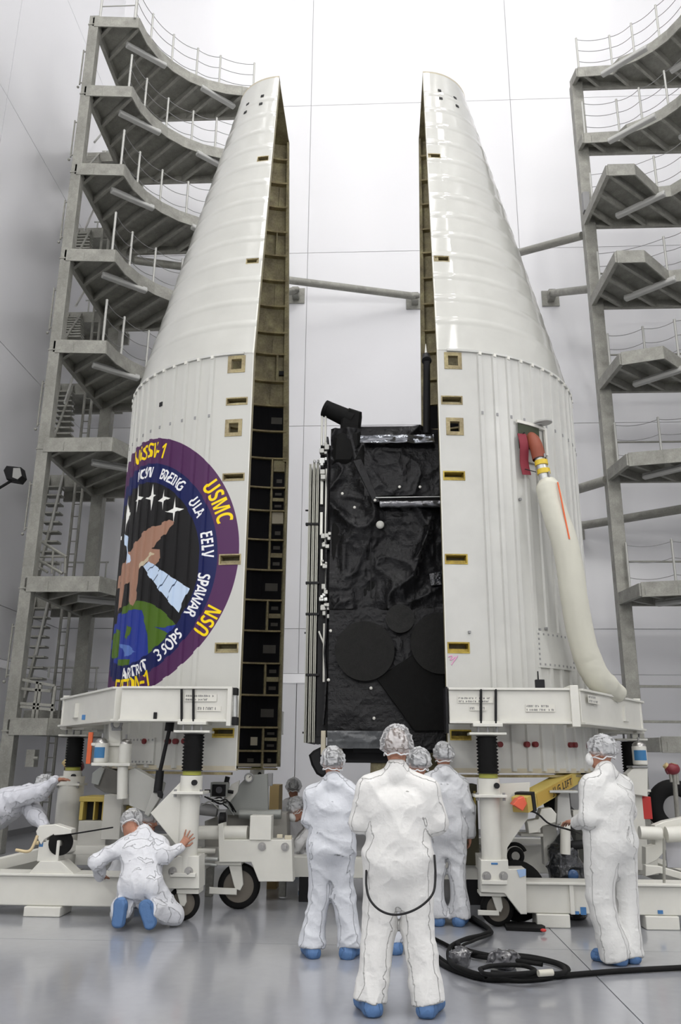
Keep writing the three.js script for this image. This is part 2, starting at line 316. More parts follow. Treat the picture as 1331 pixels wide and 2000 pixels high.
function fairing(side, cx, label, cutPx) {
  const root = thing('payload_fairing_half', label, 'rocket fairing');
  const R = FR.R;
  // ribs: profile along the arc
  const cuts = cutPx.map(([x0, y0, x1, y1, kind]) => {
    const a = onShell(x0, (y0 + y1) / 2, cx), b = onShell(x1, (y0 + y1) / 2, cx), t = onShell((x0 + x1) / 2, y0, cx), u = onShell((x0 + x1) / 2, y1, cx);
    const ths = [a.th, b.th].sort((p, q) => p - q); return { t0: Math.max(.012, ths[0]), t1: ths[1], h0: u.h, h1: t.h, kind };
  }).map(c => { if (c.h0 < FR.hc && c.h1 > FR.hc - .03) { const d = c.h1 - (FR.hc - .03); c.h1 -= d; c.h0 -= d; } return c; });
  const ribAt = []; for (let s = .56; s < R * Math.PI - .45; s += .205) ribAt.push(s);
  const prof = [[0, 0], [.05, 0], [.3, 0], [.48, 0]]; for (const s of ribAt) prof.push([s - .036, 0], [s - .024, .026], [s + .024, .026], [s + .036, 0]); prof.push([R * Math.PI - .2, 0], [R * Math.PI, 0]);
  const ribR = s => { for (let i = 0; i + 1 < prof.length; i++) if (s <= prof[i + 1][0]) { const k = (s - prof[i][0]) / (prof[i + 1][0] - prof[i][0]); return R + prof[i][1] + (prof[i + 1][1] - prof[i][1]) * k; } return R; };
  function skin(hA, hB, radius, sList, hList, cs, keepUV) {
    const S = new Set(sList.map(v => +v.toFixed(4))), Hs = new Set(hList.map(v => +v.toFixed(4)));
    for (const c of cs) { S.add(+(c.t0 * R).toFixed(4)); S.add(+(c.t1 * R).toFixed(4)); Hs.add(+c.h0.toFixed(4)); Hs.add(+c.h1.toFixed(4)); }
    const ss = [...S].sort((a, b) => a - b), hh = [...Hs].sort((a, b) => a - b), pos = [], uv = [];
    for (let i = 0; i + 1 < ss.length; i++) for (let j = 0; j + 1 < hh.length; j++) {
      const sm = (ss[i] + ss[i + 1]) / 2 / R, hm = (hh[j] + hh[j + 1]) / 2; if (cs.some(c => sm > c.t0 && sm < c.t1 && hm > c.h0 && hm < c.h1)) continue;
      const P = (s, h) => shellP(cx, side, radius(s, h), s / R, h), a = P(ss[i], hh[j]), b = P(ss[i + 1], hh[j]), c = P(ss[i + 1], hh[j + 1]), d = P(ss[i], hh[j + 1]);
      const ua = [ss[i], hh[j]], ub = [ss[i + 1], hh[j]], uc = [ss[i + 1], hh[j + 1]], ud = [ss[i], hh[j + 1]];
      const put = (...k) => k.forEach(([p, q]) => { pos.push(p.x, p.y, p.z); uv.push(q[0], q[1]); });
      if (side < 0) put([b, ub], [a, ua], [d, ud], [b, ub], [d, ud], [c, uc]); else put([a, ua], [b, ub], [c, uc], [a, ua], [c, uc], [d, ud]);
    }
    let g = new THREE.BufferGeometry(); g.setAttribute('position', new THREE.Float32BufferAttribute(pos, 3)); g.setAttribute('uv', new THREE.Float32BufferAttribute(uv, 2));
    g.computeVertexNormals(); return g;
  }
  const sl = []; for (let i = 0; i < prof.length; i++) sl.push(prof[i][0]);
  const cyl = toCreasedNormals(skin(FR.h0, FR.hc, null || (s => ribR(s)), sl, [FR.h0, 2.3, 5.95, FR.hc], cuts.filter(c => c.h1 < FR.hc), true), .3);
  let skinMat = K.skin;
  if (side < 0) {
    const t = emblemTexture(), p = cyl.attributes.uv; for (let i = 0; i < p.count; i++) p.setXY(i, 1 - p.getX(i) / 3.6, (p.getY(i) - 2.2) / 3.656);
    skinMat = phys([1, 1, 1], .5, { map: t, specularIntensity: .6 });
  }
  part('barrel_skin', cyl, skinMat, root, side < 0 ? 'white ribbed barrel skin painted with the round purple and blue mission emblem' : undefined, true);
  const cs = []; for (let s = 0; s <= 40; s++) cs.push(s / 40 * R * Math.PI);
  const ch = []; const rings = []; for (let h = FR.hc + .5; h < FR.ht - .2; h += .40) rings.push(h);
  ch.push(FR.hc, FR.hc + .2, FR.ht); for (const h of rings) for (let k = -4; k <= 4; k++) ch.push(h + k * .02);
  const coneSkinR = (s, h) => { let b = 0; for (const q of rings) { const d = Math.abs(h - q); if (d < .08) b = .007 * (.5 + .5 * Math.cos(Math.PI * d / .08)); } return coneR(h) + b + .004; };
  let cg = skin(FR.hc, FR.ht, coneSkinR, cs, ch, cuts.filter(c => c.h0 > FR.hc), true); cg.deleteAttribute('normal'); cg = mergeVertices(cg, 1e-4); cg.computeVertexNormals();
  part('nose_cone_skin', cg, K.cone, root, 'glossy white tapering nose section');
  // inside skin, split line flanges, top cap rim
  const tA = Math.max(...cuts.map(c => c.t1)) + .01, inn = [sector(cx, side, R - .012, R - .035, FR.h0, FR.hc, tA, Math.PI - .004, 48), sector(cx, side, h => coneR(h) - .012, h => coneR(h) - .035, FR.hc, FR.ht, tA, Math.PI - .004, 48)];
  const hb = [FR.h0, ...cuts.flatMap(c => [c.h0, c.h1]), FR.hc, FR.ht].sort((a, b) => a - b);
  for (let i = 0; i + 1 < hb.length; i++) { const m = (hb[i] + hb[i + 1]) / 2, c = cuts.find(q => m > q.h0 && m < q.h1); if (hb[i + 1] - hb[i] < 1e-4) continue; if (!c) inn.push(sector(cx, side, h => coneR(h) - .012, h => coneR(h) - .035, hb[i], hb[i + 1], .004, tA, 4)); else inn.push(sector(cx, side, h => coneR(h) - .012, h => coneR(h) - .035, hb[i], hb[i + 1], .004, c.t0, 2), sector(cx, side, h => coneR(h) - .012, h => coneR(h) - .035, hb[i], hb[i + 1], c.t1, tA, 2)); }
  part('inner_skin', inn, K.primer, root, 'olive primer inner skin');
  for (const [a, b] of [[0, .018], [Math.PI - .018, Math.PI]]) part('split_line_flange', [sector(cx, side, h => R - .01, h => R - .14, FR.h0, FR.hc, a, b, 1), sector(cx, side, h => coneR(h) - .01, h => coneR(h) - .12, FR.hc, FR.ht, a === 0 ? 0 : Math.PI - .05, a === 0 ? .05 : Math.PI, 1)], K.primer, root);
  part('separation_joint_strip', [sector(cx, side, h => R + .004, h => R - .012, FR.h0, FR.hc, 0, .006, 1), sector(cx, side, h => coneR(h) + .006, h => coneR(h) - .012, FR.hc, FR.ht, 0, .009, 1)], K.white, root);
  part('top_rim', sector(cx, side, h => FR.rt + .008, h => FR.rt - .06, FR.ht - .03, FR.ht + .015, 0, Math.PI, 30), K.beige, root);
  part('top_bulkhead', sector(cx, side, FR.rt - .01, .002, FR.ht - .06, FR.ht - .02, 0, Math.PI, 30), K.primer, root, 'olive half-round plate closing the tip');
  part('bottom_rim', sector(cx, side, R + .002, R - .1, FR.h0 - .02, FR.h0 + .03, 0, Math.PI, 48), K.beige, root);
  part('cone_joint_ring', sector(cx, side, h => R + .03, h => R - .01, FR.hc - .02, FR.hc + .012, .06, Math.PI - .05, 48), K.skin, root);
  for (const s of ribAt) if (s < 3.8) part('joint_bracket', sector(cx, side, R + .04, R, FR.hc - .055, FR.hc - .01, s / R - .009, s / R + .009, 1), K.white, root);
  for (const s of ribAt) if (s < 3.2) part('seam_fastener', sector(cx, side, R + .034, R, 5.86, 5.9, s / R - .006, s / R + .006, 1), K.grey, root);
  // access cutouts near the split line: tan lined pockets
  for (const c of cuts) {
    const f = .018 / R, big = c.kind === 'q', fr = (big ? .05 : .016), rr = h => coneR(h) + .006, ri = h => coneR(h) - .01, mt = c.kind === 'y' ? K.yellowPrimer : K.tan;
    const g = sub('access_cutout', root), w = fr / R, deep = big ? .06 : .15;
    part('cutout_frame', [sector(cx, side, rr, h => coneR(h) - deep, c.h1 - fr, c.h1, c.t0, c.t1, 3), sector(cx, side, rr, h => coneR(h) - deep, c.h0, c.h0 + fr, c.t0, c.t1, 3), sector(cx, side, rr, h => coneR(h) - deep, c.h0, c.h1, c.t0, c.t0 + w, 1), sector(cx, side, rr, h => coneR(h) - deep, c.h0, c.h1, c.t1 - w, c.t1, 1)], mt, g);
    if (!big) part('pocket', sector(cx, side, h => coneR(h) - deep, h => coneR(h) - deep - .01, c.h0, c.h1, c.t0, c.t1, 3), K.primer, g);
    if (!big) part('latch_bar', sector(cx, side, h => coneR(h) - .03, h => coneR(h) - .06, c.h0 + fr, c.h0 + .42 * (c.h1 - c.h0), c.t0 + w, c.t1 - w, 2), c.kind === 'y' ? K.yellowPrimer : K.primer, g);
    else part('latch_bar', sector(cx, side, h => coneR(h) - .16, h => coneR(h) - .2, c.h0 + .3 * (c.h1 - c.h0), c.h0 + .4 * (c.h1 - c.h0), c.t0 + w, c.t1 - w, 2), K.primer, g);
  }
  for (const [a, b] of [[.62, 12.1], [.62, 11.9], [.3, 12.15], [.3, 11.95]]) part('vent_hole', sector(cx, side, h => coneR(h) + .014, h => coneR(h), b - .025, b + .025, a - .03, a + .03, 2), K.black, root);
  return { root, cuts };
}
{
  const Lc = [[503, 305, 525, 315, 'n'], [481, 505, 506, 515, 'n'], [446, 685, 480, 717, 'q'], [442, 776, 484, 791, 'n'], [440, 819, 473, 852, 'q'], [435, 924, 478, 939, 'n'], [428, 1082, 471, 1103, 'n'], [420, 1255, 466, 1275, 'n'], [415, 1422, 458, 1441, 'y']];
  const Rc = [[836, 300, 861, 309, 'n'], [847, 500, 878, 511, 'n'], [868, 681, 902, 713, 'q'], [862, 773, 904, 790, 'n'], [872, 816, 906, 850, 'q'], [866, 920, 909, 938, 'y'], [869, 1082, 914, 1102, 'y'], [872, 1254, 918, 1276, 'y'], [877, 1425, 921, 1446, 'y']];
  const L = fairing(-1, -1.65, 'payload fairing half painted with the round mission emblem, inside open toward the satellite', Lc), Rr = fairing(1, .75, 'plain white payload fairing half carrying the fat air hose', Rc);
  // inside of the left half: ring frames, dividers and black blankets
  const cx = -1.65, ys = [308, 355.6, 403, 452, 498.5, 547.5, 598, 650, 692, 745, 793, 843, 896, 953, 998, 1055, 1114, 1173, 1233, 1296, 1358, 1421, 1467, 1502];
  const hs = ys.map(y => onShell(525, y, cx, true).h);
  const PI = Math.PI, inner = (d) => (h => coneR(h) - d), flange = PI - .04, vis = PI - .42;
  hs.forEach((h, i) => { for (const [c, s, r] of [[cx, -1, L.root], [.75, 1, Rr.root]]) part('ring_frame', sector(c, s, inner(.03), inner(.13), h - .014, h + .014, .03, PI - .02, 36), K.tan, r); });
  // panels between the frames, numbered from the top of the blanket zone
  const phi = (px, py) => onShell(px, py, cx, true).th;
  const T0 = PI - .36, TD = phi(526, 1100), T1 = PI - .032;
  const layout = { 10: 'F', 11: 'f', 12: 'LT', 13: 'L2', 14: 'LT', 15: 'L2', 16: 'F', 17: 'L2', 18: 'F', 19: 'L2', 20: 'F', 21: 'P2', 22: 'L1' };
  const S = (name, d0, d1, a, b, t0, t1, m) => part(name, sector(cx, -1, inner(d0), inner(d1), a, b, t0, t1, 4), m, L.root);
  for (const k in layout) {
    const i = +k, top = hs[i] - .022, bot = hs[i + 1] + .022, H = top - bot, ty = layout[k];
    const div = () => S('stringer', .03, .125, bot - .02, top + .02, TD - .008, TD + .006, K.tan);
    if (ty[0] === 'F' || ty[0] === 'f') {
      S('acoustic_blanket', .035, .085, bot, top, T0, T1, K.acoustic);
      if (ty === 'F') S('label_patch', .085, .09, bot + H * .3, bot + H * .58, T1 - .135, T1 - .03, K.patch);
    } else {
      S('acoustic_blanket', .035, .085, bot, top, T0, TD - .014, K.acoustic); div();
      if (ty === 'LT') { S('cover_plate', .035, .1, bot + H * .58, top, TD + .012, T1, i === 14 ? K.beige : K.primer); S('acoustic_blanket', .035, .08, bot, bot + H * .54, TD + .012, T1, K.acoustic); S('label_patch', .08, .085, bot + H * .16, bot + H * .3, TD + .04, T1 - .02, K.patch); }
      else if (ty === 'L1') { S('acoustic_blanket', .035, .08, bot, top, TD + .012, T1, K.acoustic); S('label_patch', .08, .086, bot + H * .35, bot + H * .6, TD + .04, T1 - .04, K.patch); S('label_patch', .085, .09, bot + H * .35, bot + H * .6, T0 + .1, TD - .07, K.patch); }
      else {
        S('acoustic_blanket', .035, .08, bot + H * .58, top, TD + .012, T1, K.acoustic); S('cross_strip', .03, .1, bot + H * .42, bot + H * .58, TD + .01, T1, K.primer); S('acoustic_blanket', .035, .08, bot, bot + H * .42, TD + .012, T1, K.acoustic);
        S('label_patch', .08, .086, bot + H * .72, bot + H * .84, TD + .03, T1 - .02, K.patch); S('label_patch', .08, .086, bot + H * .14, bot + H * .26, TD + .03, T1 - .02, K.patch);
        if (ty === 'P2') S('label_patch', .085, .1, bot + H * .2, bot + H * .6, TD - .1, TD - .045, K.beige);
      }
    }
  }
  // open bays above: centre stringers
  const TM = phi(541, 470), TN = phi(533, 700);
  for (const [i, t] of [[3, TM], [8, phi(542, 715)]]) S('stringer', .03, .12, hs[i + 1], hs[i], t - .012, t + .012, K.primer);
  for (const i of [1, 5, 7, 9]) S('cable_run', .035, .06, hs[i + 1] + .05, hs[i] - .03, TN - .008, TN + .008, K.primer);
  S('vent_box', .035, .1, hs[9] + .13, hs[9] + .2, phi(545, 735), phi(562, 735), K.black);
  // right half: blanket behind the satellite
  for (const i of [10, 11, 12, 13, 14, 15, 16, 17, 18, 19, 20, 21, 22]) part('acoustic_blanket', sector(.75, 1, inner(.035), inner(.09), hs[i + 1] + .022, hs[i] - .022, PI - 1.1, PI - .05, 8), K.acoustic, Rr.root);
  // access panel with fasteners and the red plugs low on the barrel
  const cr = .75, dot = (px, py, rad, m, nm, c, s, root) => { const q = onShell(px, py, c); part(nm, sector(c, s, FR.R + .036, FR.R, q.h - rad, q.h + rad, q.th - rad / FR.R, q.th + rad / FR.R, 1), m, root); };
  part('access_panel', sector(cr, 1, FR.R + .031, FR.R, 2.7, 3.14, 1.16 / FR.R, 1.86 / FR.R, 8), K.skin, Rr.root);
  for (let k = 0; k <= 8; k++) { for (const h of [2.74, 3.1]) part('panel_fastener', sector(cr, 1, FR.R + .036, FR.R, h - .012, h + .012, (1.19 + .08 * k - .01) / FR.R, (1.19 + .08 * k + .01) / FR.R, 1), K.grey, Rr.root); }
  for (let k = 1; k < 6; k++) for (const s of [1.19, 1.83]) part('panel_fastener', sector(cr, 1, FR.R + .036, FR.R, 2.74 + .06 * k - .012, 2.74 + .06 * k + .012, (s - .01) / FR.R, (s + .01) / FR.R, 1), K.grey, Rr.root);
  for (const [x, y] of [[975, 1454], [1027, 1454], [1043, 1454], [1109, 1455], [1119, 1455], [1146, 1456]]) { const q = onShell(x, y, cr); part('red_plug', orient(new THREE.CylinderGeometry(.032, .032, .05, 12), shellP(cr, 1, FR.R + .005, q.th, q.h), shellP(cr, 1, FR.R + .055, q.th, q.h)), mat([.16, .01, .012], .5), Rr.root); }
  for (const [x, y] of [[287, 1448], [331, 1448], [346, 1448], [363, 1448]]) { const q = onShell(x, y, cx); part('red_plug', orient(new THREE.CylinderGeometry(.032, .032, .05, 12), shellP(cx, -1, FR.R + .005, q.th, q.h), shellP(cx, -1, FR.R + .055, q.th, q.h)), mat([.16, .01, .012], .5), L.root); }
  part('access_panel', sector(cx, -1, FR.R + .031, FR.R, 1.56, 1.86, 1.05 / FR.R, 1.5 / FR.R, 6), K.skin, L.root);
  for (let k = 0; k <= 6; k++) for (const h of [1.585, 1.835]) part('panel_fastener', sector(cx, -1, FR.R + .036, FR.R, h - .011, h + .011, (1.08 + .065 * k - .009) / FR.R, (1.08 + .065 * k + .009) / FR.R, 1), K.grey, L.root);
  for (const [x, y] of [[1015, 976], [917, 1235], [1052, 1230], [1065, 1228]]) dot(x, y, .014, K.grey, 'panel_fastener', cr, 1, Rr.root);
  dot(318, 791, .03, K.black, 'vent_hole', cx, -1, L.root);
  { // pink felt-pen mark under the lowest open cutout
    const pts = [[876, 1283], [884, 1281], [880, 1290], [890, 1283], [886, 1293], [895, 1280], [882, 1299]].map(([x, y]) => { const q = onShell(x, y, cr); return shellP(cr, 1, FR.R + .003, q.th, q.h); });
    part('pen_mark', tube(pts, .006, 6, 40), mat([.72, .35, .55], .7), Rr.root);
  }
  rebase(L.root); rebase(Rr.root);
}
// ---------------------------------------------------------------- the satellite
// crumpled sheet over a pixel rectangle at depth z
function sheet(px0, py0, px1, py1, z, nu, nv, f, amp) {
  const a = atZ(px0, (py0 + py1) / 2, z), b = atZ(px1, (py0 + py1) / 2, z), lo = atZ((px0 + px1) / 2, py1, z).y, hi = atZ((px0 + px1) / 2, py0, z).y;
  const g = new THREE.PlaneGeometry(b.x - a.x, hi - lo, nu, nv); g.translate((a.x + b.x) / 2, (lo + hi) / 2, z);
  const p = g.attributes.position; for (let i = 0; i < p.count; i++) { const x = p.getX(i), y = p.getY(i); p.setZ(i, z + amp * f(x, y)); } g.computeVertexNormals(); return g;
}
{
  const s = thing('satellite', 'tall satellite wrapped in black crinkled blankets between the fairing halves', 'satellite');
  const zf = -10.6;
  part('body', bx(-.66, 1.55, 1.98, 6.03, -12.9, zf - .03, .03), K.foilMatt, s);
  const cr1 = (x, y) => Math.pow(ridge(x * 1.1 + y * .55, y * .8 - x * .6, 3.1, 1), 3), crum = (x, y) => { const wx = x + .25 * noise(x * 2, y * 2, 1), wy = y + .25 * noise(x * 2, y * 2, 9); return cr1(wx * 1.4, wy * 1.2) + .5 * Math.pow(ridge(wx * 2.6 - wy * 1.4, wy * 2.1 + wx, 8.2, 1), 4) + .3 * Math.pow(ridge(wx * 5, wy * 4.4, 5.2, 2), 3) - .4; };
  part('front_blanket', sheet(645, 838, 868, 1190, zf, 70, 130, crum, .13), K.foil, s, 'black crinkled thermal blanket');
  part('lower_blanket', sheet(642, 1188, 870, 1430, zf - .005, 60, 60, (x, y) => .4 * crum(x, y), .05), K.foil, s);
  { const b = new THREE.BoxGeometry(.02, 3.9, 2.1, 2, 90, 40), p = b.attributes.position; b.translate(-.69, 4.0, -11.7); for (let i = 0; i < p.count; i++) p.setX(i, p.getX(i) - .05 * ridge(p.getY(i) * 1.2, p.getZ(i) * 1.5, 1, 3)); b.computeVertexNormals(); part('side_blanket', b, K.foil, s); }
  // hood over the upper right
  const hood = pplate([[692, 900], [708, 868], [866, 862], [866, 982], [737, 982]], zf + .17, .2, .02); part('hood', hood, K.foilMatt, s);
  { const g = sheet(712, 866, 866, 968, zf + .185, 50, 40, (x, y) => crum(x * 1.6, y * 1.6) * .7, .06); part('hood_blanket', g, K.foil, s); }
  part('hood_flap', pplate([[690, 900], [706, 896], [742, 980], [730, 982]], zf + .2, .03, .004), K.foil, s);
  { const g = sheet(704, 848, 848, 871, zf + .22, 70, 14, (x, y) => 1.2 * ridge(x * 4, y * 5, 2.2, 3), .06), p = g.attributes.position, yb = atZ(776, 871, zf).y; for (let i = 0; i < p.count; i++) p.setZ(i, p.getZ(i) - .9 * (p.getY(i) - yb)); g.computeVertexNormals(); part('film_window', g, mat([.16, .17, .19], .16, { metalness: .85, side: THREE.DoubleSide }), s, 'shiny crumpled film patch'); }
  part('lip', rod(atZ(734, 972, zf + .2), atZ(864, 970, zf + .2), .008), K.silver, s);
  { const a = atZ(742, 985, zf + .15), b = atZ(866, 984, zf + .15), g = new THREE.CylinderGeometry(.045, .045, a.distanceTo(b), 14, 60); const p = g.attributes.position; for (let i = 0; i < p.count; i++) { const k = 1 + .5 * (ridge(p.getY(i) * 9, p.getX(i) * 30, p.getZ(i) * 30, 2) - .5); p.setX(i, p.getX(i) * k); p.setZ(i, p.getZ(i) * k); } g.computeVertexNormals(); part('rolled_film', orient(g, a, b), mat([.2, .2, .21], .2, { metalness: .8 }), s, 'rolled shiny black film'); }
  part('top_deck', pplate([[700, 850], [704, 832], [812, 831], [830, 840], [866, 842], [866, 852]], zf - .2, 1.6, .02), K.black, s);
  // feed horn on the upper left corner
  const h = sub('feed_horn', s), z1 = zf - .12;
  part('horn_tube', [rod(atZ(640, 799, z1), atZ(690, 822, z1), .115, .135, 20), rod(atZ(634, 797, z1), atZ(641, 800, z1), .12, .12, 20)], K.foilMatt, h);
  part('horn_mast', [pplate([[664, 845], [666, 818], [682, 795], [707, 803], [703, 838], [700, 860], [668, 862]], z1 + .12, .24, .03)], K.foilMatt, h);
  part('corner_wrap', pplate([[647, 905], [650, 850], [668, 840], [706, 838], [708, 870], [690, 905]], zf + .07, .2, .06), K.foilMatt, h);
  // round pads
  const pad = (px, py, rp, dz, m) => { const c = atZ(px, py, zf + dz), r = atZ(px + rp, py, zf + dz).x - c.x, g = new THREE.CylinderGeometry(r, r, .05, 40); g.rotateX(Math.PI / 2); g.translate(c.x, c.y, c.z - .02); part('round_pad', g, m, s); };
  const padM = mat([.02, .02, .018], .9, { map: T.speck }), padM2 = mat([.035, .035, .033], .9, { map: T.speck });
  pad(713, 1271, 58, .08, padM); pad(862, 1256, 60, .085, padM); pad(782, 1208, 28, .12, padM2);
  part('blanket_seam', rod(atZ(725, 1060, zf + .08), atZ(725, 1168, zf + .08), .008), K.black, s);
  part('flap_panel', pplate([[735, 1325], [868, 1240], [870, 1428], [810, 1428]], zf + .05, .05, .01), K.foilMatt, s);
  const dot = (px, py, r, dz, m) => part('fastener', ball(atZ(px, py, zf + dz), r, 1, 1, .5, 10), m, s);
  for (const [x, y, d] of [[669, 964, .09], [693, 991, .09], [781, 951, .26], [821, 951, .26], [642, 1328, .06], [725, 1344, .06], [731, 1403, .05], [646, 1232, .06], [733, 977, .2]]) dot(x, y, .02, d, K.white);
  part('sun_sensor', [ball(atZ(743, 1025, zf + .16), .055, 1, 1, .5), rod(atZ(743, 1025, zf + .05), atZ(743, 1025, zf + .15), .04)], mat([.5, .5, .46], .5), s, 'small round pale sensor');
  part('connector_plate', [pplate([[838, 1120], [862, 1116], [864, 1142], [842, 1144]], zf + .07, .04, .006)], K.foilShiny, s);
  // folded solar arrays down the left side
  const arr = sub('solar_array', s);
  [[599, 604, 907], [606.5, 612, 906], [614, 619.5, 906]].forEach(([a, b, t], i) => {
    const top = atZ((a + b) / 2, t, -10.75).y, bot = 1.83, x0 = atZ(a, 1180, -10.75).x, x1 = atZ(b, 1180, -10.75).x;
    part('array_panel', bx(x0 + .006, x1 - .006, bot, top, -12.3, -10.75, .004), K.black, arr);
    part('panel_edge', [bx(x0, x0 + (x1 - x0) * .42, bot, top, -10.76, -10.735, .002), bx(x1 - (x1 - x0) * .42, x1, bot, top, -10.76, -10.735, .002)], mat([.36, .36, .31], .4, { metalness: .5 }), arr);
    if (i) part('panel_tip', ball(V((x0 + x1) / 2, top + .03, -10.75), .025, .7, 1.4, 1), K.silver, arr);
  });
  for (const y of [1023, 1138, 1199, 1318]) part('array_clamp', pb(597, y - 2.5, 624, y + 2.5, -10.72, .06), K.black, arr);
  for (const [x, y] of [[597, 997], [595, 1236], [591, 1431]]) part('array_pin', rod(atZ(x, y, -10.75), atZ(x + 6, y, -10.75), .012), K.black, arr);
  const hw = sub('hinge_gear', s), zz = -10.7;
  part('hinge_rail', [pb(627, 812, 631, 870, zz, .05), pb(634, 812, 638, 870, zz, .05), pb(626, 920, 632, 985, zz, .05), pb(635, 915, 639, 1060, zz, .04), pb(625, 1000, 631, 1045, zz, .05), pb(626, 1072, 631, 1105, zz, .05), pb(635, 1085, 638, 1200, zz, .04)], mat([.55, .55, .5], .35, { metalness: .5 }), hw);
  const rr = rng(5);
  for (const [x, y, n, w] of [[634, 878, 5, 12], [633, 900, 4, 10], [636, 1056, 7, 16], [633, 1150, 4, 10], [637, 1192, 8, 15], [632, 1168, 5, 9], [634, 1100, 3, 8], [633, 925, 3, 9]]) {
    const gs = []; for (let k = 0; k < n; k++) { const px = x + (rr() - .5) * w, py = y + (rr() - .5) * w * 1.8, r = 2 + rr() * 3.5; gs.push(pb(px - r, py - r, px + r, py + r * .9, zz + .04 + rr() * .04, .09, .006)); } part('hinge', gs, rr() < .75 ? mat([.42, .42, .39], .4, { metalness: .5 }) : K.silver, hw);
  }
  part('hinge_backing', pb(622, 870, 644, 1440, zz - .06, .1), K.black, hw);
  part('strut', [rod(atZ(634, 1218, zz), atZ(633, 1332, zz), .018), rod(atZ(623, 1233, zz), atZ(633, 1258, zz), .012)], K.white, hw);
  // under the body
  part('skirt', sheet(640, 1428, 800, 1462, zf + .02, 60, 16, (x, y) => ridge(x * 3, y * 4, 4, 3), .1), phys([.10, .105, .11], .22, { bumpMap: T.crinkle, bumpScale: .01, side: THREE.DoubleSide }), s, 'grey crinkled film skirt');
  part('skirt_dark', pb(790, 1428, 872, 1465, zf - .02, .1), K.foil, s);
  part('keel', [pb(668, 1462, 760, 1490, zf - .35, .5), pb(690, 1440, 860, 1470, zf - .3, 1.4)], K.black, s);
  part('end_bracket', [pb(627, 1427, 636, 1475, zf + .02, .12), pb(640, 1446, 668, 1480, zf - .1, .2)], K.beige, s);
  { const pts = [[603, 1475], [612, 1466], [628, 1458], [640, 1456], [640, 1516], [628, 1518], [618, 1512], [608, 1494]]; part('dish', pplate(pts, zf - .1, .1, .03), K.black, s, 'black antenna dish edge under the body'); }
  { const A = [[725, 1466], [758, 1466], [760, 1560], [722, 1560]]; part('adapter_leg', pplate(A, zf - .4, .15), K.primer, s); part('adapter_ring', new THREE.CylinderGeometry(.6, .6, .12, 40).translate(.45, 1.9, -11.8), K.primer, s); part('adapter_cone', new THREE.CylinderGeometry(.55, .6, .6, 40, 1, true).translate(.45, 1.58, -11.8), K.primer, s); }
  const bm = sub('stowed_boom', s); part('boom_tube', [rod(atX(834, 845, .62), atX(834, 705, .62), .05, .045), rod(atX(834, 705, .62), atX(833, 695, .62), .065, .05)], K.black, bm); part('boom_tip', rod(atX(833, 704, .62), atX(832, 672, .62), .03, .004), K.white, bm, 'pointed white boom tip');
  rebase(s);
}
// ---------------------------------------------------------------- access towers behind the fairing
function inPoly(p, x, z) { let c = false; for (let i = 0, j = p.length - 1; i < p.length; j = i++) { const [xi, zi] = p[i], [xj, zj] = p[j]; if ((zi > z) !== (zj > z) && x < (xj - xi) * (z - zi) / (zj - zi) + xi) c = !c; } return c; }
function clipLine(poly, ox, oz, dx, dz) { // parts of a line inside the outline
  const ts = []; for (let i = 0; i < poly.length; i++) { const [ax, az] = poly[i], [bx_, bz] = poly[(i + 1) % poly.length], ex = bx_ - ax, ez = bz - az, den = dx * ez - dz * ex; if (Math.abs(den) < 1e-9) continue; const t = ((ax - ox) * ez - (az - oz) * ex) / den, u = ((ax - ox) * dz - (az - oz) * dx) / den; if (u >= 0 && u <= 1) ts.push(t); }
  ts.sort((a, b) => a - b); const out = []; for (let i = 0; i + 1 < ts.length; i++) { const m = (ts[i] + ts[i + 1]) / 2; if (inPoly(poly, ox + dx * m, oz + dz * m) && ts[i + 1] - ts[i] > .1) out.push([ts[i], ts[i + 1]]); } return out;
}
function chain(a, b, sag, r = .008) { const p = []; for (let i = 0; i <= 8; i++) { const t = i / 8, q = a.clone().lerp(b, t); q.y -= sag * 4 * t * (1 - t); p.push(q); } return tube(p, r, 5, 12); }
